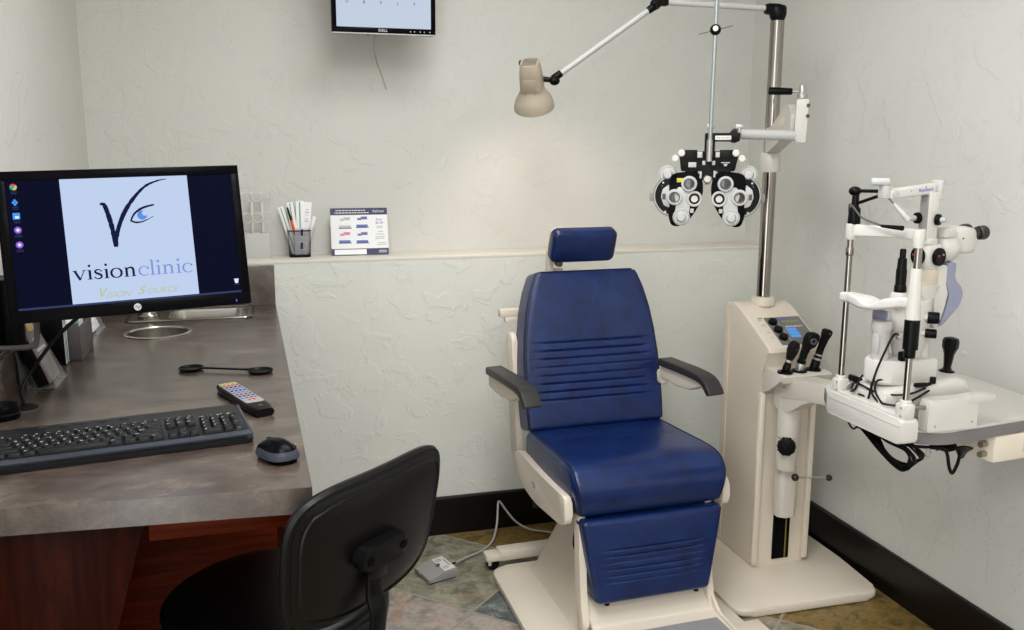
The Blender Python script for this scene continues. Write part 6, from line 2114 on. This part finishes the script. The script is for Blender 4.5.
t.l(MB().tube(spline([(0.03, -0.07, -0.036), (0.06, -0.08, -0.042), (0.10, -0.09, -0.046), (0.136, -0.095, -0.055), (0.146, -0.10, -0.095), (0.156, -0.10, -0.110), (0.168, -0.10, -0.090), (0.180, -0.095, -0.062), (0.20, -0.085, -0.055)], 8), 0.0040, 8), 'cord', M_BLACK)
s = MB()
for k in range(6):
    s.tube(spline([(0.10 + 0.004 * k, -0.085, -0.040 - 0.003 * k), (0.14 + 0.005 * k, -0.093 + 0.003 * k, -0.056 + 0.004 * k), (0.18, -0.095, -0.050 - 0.005 * k), (0.225, -0.08 + 0.004 * k, -0.062 - 0.003 * k)], 6), 0.0034, 6)
t.l(s, 'bundled_cord', M_BLACK)
t.l(MB().torus(frame((0.088, -0.095, -0.056), z=(0.2, -1, 0.1)), 0.009, 0.002), 'cord_ring', M_GREY)
# ------------------------------------------------------------------ foot switch
c0 = V((0.528, 2.935, 0))
FX = frame(c0, x=(0.107, 0.032, 0), z=(0, 0, 1))     # local x: low front edge to high rear edge ; y to the far side
t = T('foot_switch', 'grey wedge shaped foot switch with a cord on the slate floor', 'foot switch', M=FX)
YY = Matrix(((1, 0, 0, 0), (0, 0, 1, 0), (0, 1, 0, 0), (0, 0, 0, 1)))
prof = [(-0.056, 0.004), (0.056, 0.004), (0.056, 0.036), (0.046, 0.037), (0.010, 0.034), (-0.056, 0.018)]
t.l(MB().prism([(p[0], p[1]) for p in prof], YY, -0.058, 0.058, 0.002), 'housing', M_GREY)
t.l(MB().box((0, 0, 0.0025), (0.106, 0.110, 0.005), 0.001), 'rubber_base', M_RUBBER)
sl = frame((0.030, 0, 0.0362), x=(0.046, 0, 0.0035), y=(0, 1, 0))
pl_ = t.l(MB().box((0.0, 0, 0.0002), (0.044, 0.104, 0.0012), 0.0004, M=sl), 'white_label', M_WHITEP)
t.l(MB().lathe([(0, 0), (0.0085, 0), (0.0080, 0.0035), (0, 0.004)], sl @ Matrix.Translation((-0.022, 0.0, 0.0)), 20, False), 'green_button', mat('green_button_plastic', rgb(52, 92, 74), 0.35))
s = MB()
for y in (-0.03, 0.03):
    s.ring(sl @ Matrix.Translation((-0.006, y, 0.0008)), 0.010, 0.008, 0.0004, 20)
    s.box((-0.006, y, 0.001), (0.008, 0.003, 0.0004), 0, M=sl)
s.box((0.012, 0.0, 0.001), (0.003, 0.05, 0.0004), 0, M=sl)
t.l(s, 'label_print', M_DGREY, pl_)
t.l(MB().cyl((-0.0555, 0.02, 0.011), (-0.0565, 0.02, 0.011), 0.005), 'front_stud', M_LGREY)
t.w(MB().cyl((0.580, 2.955, 0.022), (0.606, 2.968, 0.021), 0.0042, 0.0034), 'strain_relief', M_RUBBER)
cord = spline([(0.606, 2.968, 0.021), (0.66, 3.02, 0.012), (0.73, 3.07, 0.006), (0.785, 3.13, 0.012), (0.815, 3.18, 0.05), (0.830, 3.22, 0.098), (0.838, 3.243, 0.118), (0.848, 3.25, 0.116), (0.865, 3.24, 0.09), (0.90, 3.215, 0.045), (0.95, 3.19, 0.016), (1.02, 3.16, 0.007), (1.10, 3.10, 0.006), (1.16, 3.00, 0.008)], 8)
t.w(MB().tube(cord, 0.0042, 8), 'cord', mat('grey_cord', rgb(172, 170, 172), 0.45))

# ------------------------------------------------------------------ stool
BXD = V((0.73, 0.68, 0)).normalized()
bl, br_ = V((0.016, 1.366, 0.829)), V((0.300, 1.619, 0.815))
bc_ = (bl + br_) / 2
SD = V((-0.68, 0.73, 0)).normalized()
SN = V((-0.012, 1.672, 0))
t = T('swivel_chair', 'black leather swivel chair with a low backrest pulled up to the brown countertop', 'chair', loc=(SN.x, SN.y, 0))
# local axes: x along the backrest, y towards the sitter (forward), z up
SMX = frame((SN.x, SN.y, 0), x=BXD, z=(0, 0, 1))
zs_ = 0.655
secs = []
for r, z in ((0.150, zs_ - 0.082), (0.198, zs_ - 0.078), (0.212, zs_ - 0.060), (0.215, zs_ - 0.040), (0.210, zs_ - 0.014), (0.196, zs_ - 0.002), (0.165, zs_ + 0.004), (0.08, zs_ + 0.006), (0.0, zs_ + 0.006)):
    secs.append((r, z))
seat_o = t.w(MB().lathe(secs, SMX, 56, False), 'seat', M_LEATHER, sharp=60)
t.w(MB().torus(SMX @ Matrix.Translation((0, 0, zs_ - 0.016)), 0.2115, 0.0035, 56), 'piping', M_LEATHER, seat_o)
t.w(MB().lathe([(0, zs_ - 0.105), (0.135, zs_ - 0.105), (0.15, zs_ - 0.081), (0, zs_ - 0.081)], SMX, 36, False), 'seat_pan', M_BLACK)
# backrest: rounded pad leaning back a little
BW, BHt = 0.385, 0.255
bcz = 0.822
bM = frame((bc_.x, bc_.y, bcz), x=BXD, y=V((0, 0, 1)) - SD * 0.16)    # local z points away from the sitter
bs = []


def back_pt(u, v, side):
    """u,v in -1..1 on a rounded outline; side +1 the rear face, -1 the front"""
    r = max(abs(u), abs(v))
    n_ = (abs(u) ** 4.2 + abs(v) ** 4.2) ** (1 / 4.2)
    k = r / n_ if n_ > 1e-6 else 1
    x, y = u * k * BW / 2, v * k * BHt / 2
    x *= 1 + 0.05 * v
    e = max(0.0, 1 - r ** 5)
    z = (0.012 * e + 0.012) if side > 0 else -(0.026 * e ** 0.7 + 0.010)
    z -= 0.020 * (u * k) ** 2 * 1.0
    return bM @ V((x, y, z))


gv = [math.sin(PI / 2 * (-1 + 2 * k / 30)) for k in range(31)]
bk_ = t.w(MB().slab(gv, gv, lambda u, v: back_pt(u, v, 1), lambda u, v: back_pt(u, v, -1)), 'backrest', M_LEATHER, sharp=60)
rimp = []
for k in range(96):
    a = 2 * PI * k / 96
    c_, s_ = math.cos(a), math.sin(a)
    m = max(abs(c_), abs(s_))
    rimp.append((c_ / m, s_ / m))
s = MB().tube([back_pt(u * 0.93, v * 0.91, 1) for u, v in rimp], 0.0032, 6, closed=True)
t.w(s, 'piping', M_LEATHER, bk_)
s = MB().tube([(back_pt(u, v, 1) * 0.45 + back_pt(u, v, -1) * 0.55) for u, v in rimp], 0.010, 8, closed=True)
t.w(s, 'edge_roll', M_LEATHER, bk_)
hb = MB().prism(rpoly([(-0.062, -0.020), (0.050, -0.032), (0.070, -0.020), (0.070, 0.014), (0.050, 0.024), (-0.045, 0.024), (-0.062, 0.008)], 0.016, 5), bM @ Matrix.Translation((-0.024, -0.002, 0.020)) @ Matrix.Scale(0.9, 4), 0, 0.030, 0.010, 3)
hb.prism(rpoly([(-0.020, -0.05), (0.026, -0.05), (0.03, 0.0), (-0.03, 0.0)], 0.008), bM @ Matrix.Translation((-0.028, -0.010, 0.022)) @ Matrix.Scale(0.9, 4), 0, 0.022, 0.006)
bkt = t.w(hb, 'back_bracket', M_BLACK)
for x, y in ((-0.037, -0.002), (0.050, -0.004)):
    t.w(MB().cyl(bM @ V((-0.024 + x, -0.002 + y, 0.046)), bM @ V((-0.024 + x, -0.002 + y, 0.0485)), 0.0080, n=16), 'bracket_bolt', M_GLOSS, bkt)
# flat spring bar from the bracket down and under the seat
pth = [bM @ V((-0.031, -0.035, 0.034)), bM @ V((-0.034, -0.080, 0.040))]
q0 = pth[-1]
for f, z in ((-0.008, 0.70), (0.004, 0.62), (0.03, 0.565), (0.08, 0.545), (0.22, 0.542)):
    b_ = V((q0.x, q0.y, 0)) + SD * f
    pth.append(V((b_.x, b_.y, z)))
pth = spline(pth, 6)
ls = []
for i, p in enumerate(pth):
    d = (pth[min(i + 1, len(pth) - 1)] - pth[max(i - 1, 0)]).normalized()
    n_ = d.cross(BXD).normalized()
    ls.append([p + BXD * a * 0.0185 + n_ * b * 0.006 for a, b in ((-1, -0.6), (-0.8, -1), (0.8, -1), (1, -0.6), (1, 0.6), (0.8, 1), (-0.8, 1), (-1, 0.6))])
t.w(MB().loft(ls), 'back_bar', M_BLACK, sharp=60)
# column, foot ring and star base
t.w(MB().lathe([(0, 0.07), (0.035, 0.07), (0.035, 0.34), (0.018, 0.345), (0.018, 0.55), (0, 0.55)], SMX, 24, False), 'gas_column', M_BLACK)
t.w(MB().torus(SMX @ Matrix.Translation((0, 0, 0.24)), 0.20, 0.010, 40, 8).tube([SMX @ V((-0.2, 0, 0.24)), SMX @ V((0.2, 0, 0.24))], 0.008, 8), 'foot_ring', M_CHROME)
for k in range(5):
    a = R(72 * k + 20)
    e = V((math.cos(a), math.sin(a), 0))
    lg_ = MB()
    secs = []
    for rr_, z, w, h_ in ((0.02, 0.095, 0.05, 0.05), (0.15, 0.085, 0.042, 0.036), (0.27, 0.068, 0.034, 0.026)):
        n_ = V((-e.y, e.x, 0))
        secs.append([SMX @ (e * rr_ + n_ * p[0] + V((0, 0, z + p[1]))) for p in rrect(w, h_, 0.008, 3)])
    lg_.loft(secs)
    lo_ = t.w(lg_, 'leg', M_BLACK)
    c_ = e * 0.265
    n_ = V((-e.y, e.x, 0))
    t.w(MB().cyl(SMX @ (c_ + n_ * 0.006 + V((0, 0, 0.026))), SMX @ (c_ + n_ * 0.026 + V((0, 0, 0.026))), 0.0255, bev=0.004).cyl(SMX @ (c_ - n_ * 0.026 + V((0, 0, 0.026))), SMX @ (c_ - n_ * 0.006 + V((0, 0, 0.026))), 0.0255, bev=0.004).cyl(SMX @ (c_ + V((0, 0, 0.02))), SMX @ (c_ + V((0, 0, 0.066))), 0.007), 'caster', M_BLACK, lo_)
CAMM = Matrix(((0.964036, 0.047791, -0.261441, 0.000000), (-0.265773, 0.175410, -0.947943, 0.000000), (0.000556, 0.983335, 0.181803, 1.495000), (0.000000, 0.000000, 0.000000, 1.000000)))
# ------------------------------------------------------------------ ceiling fixtures, added fill lights and ambient fill
M_DIFF = mat('light_diffuser', rgb(255, 250, 240), 0.5, emit=rgb(255, 246, 232), estr=1.0)


def troffer(x, y, w, d, energy, col, label):
    t = T('ceiling_light', label, 'ceiling light', loc=(x, y, CH), group='ceiling lights')
    t.w(MB().box((x - w / 2, y, CH - 0.012), (0.03, d + 0.03, 0.024), 0.002).box((x + w / 2, y, CH - 0.012), (0.03, d + 0.03, 0.024), 0.002)
        .box((x, y - d / 2, CH - 0.012), (w, 0.03, 0.024), 0.002).box((x, y + d / 2, CH - 0.012), (w, 0.03, 0.024), 0.002), 'frame', M_WHITE)
    t.w(MB().box((x, y, CH - 0.004), (w - 0.02, d - 0.02, 0.006), 0), 'diffuser', M_DIFF)
    l = bpy.data.lights.new('ceiling_lamp', 'AREA')
    l.shape = 'RECTANGLE'
    l.size, l.size_y = w, d
    l.energy = energy
    l.color = col
    o = bpy.data.objects.new('ceiling_lamp', l)
    COL.objects.link(o)
    o.location = (x, y, CH - 0.03)


troffer(0.75, -0.40, 1.2, 0.6, 16, (0.955, 0.98, 1.0), 'long rectangular ceiling fill light added unseen behind the camera')  # unseen lamp added to even out the light on the walls
troffer(0.66, 2.25, 0.6, 0.6, 10, (0.955, 0.98, 1.0), 'square ceiling light over the blue chair')
troffer(0.30, 1.15, 0.6, 1.2, 26, (0.955, 0.98, 1.0), 'long ceiling fill light added unseen over the counter stool')  # unseen lamp added to brighten the right wall, floor and counter
w = bpy.data.worlds.new('daylight')  # added even fill that enters through the gap in the left wall
SC.world = w
w.use_nodes = True
w.node_tree.nodes['Background'].inputs['Color'].default_value = (0.955, 0.98, 1.0, 1)
w.node_tree.nodes['Background'].inputs['Strength'].default_value = 3.2

# ------------------------------------------------------------------ camera
cam = bpy.data.cameras.new('camera')
co = bpy.data.objects.new('camera', cam)
COL.objects.link(co)
cam.sensor_width = 36
cam.sensor_fit = 'HORIZONTAL'
cam.lens = 891.687 / 1024 * 36
cam.clip_start = 0.05
co.matrix_world = CAMM
SC.camera = co
SC.view_settings.view_transform = 'Standard'
SC.view_settings.look = 'None'
SC.view_settings.exposure = 0.22
SC.view_settings.gamma = 1.0
SC.view_settings.use_curve_mapping = False
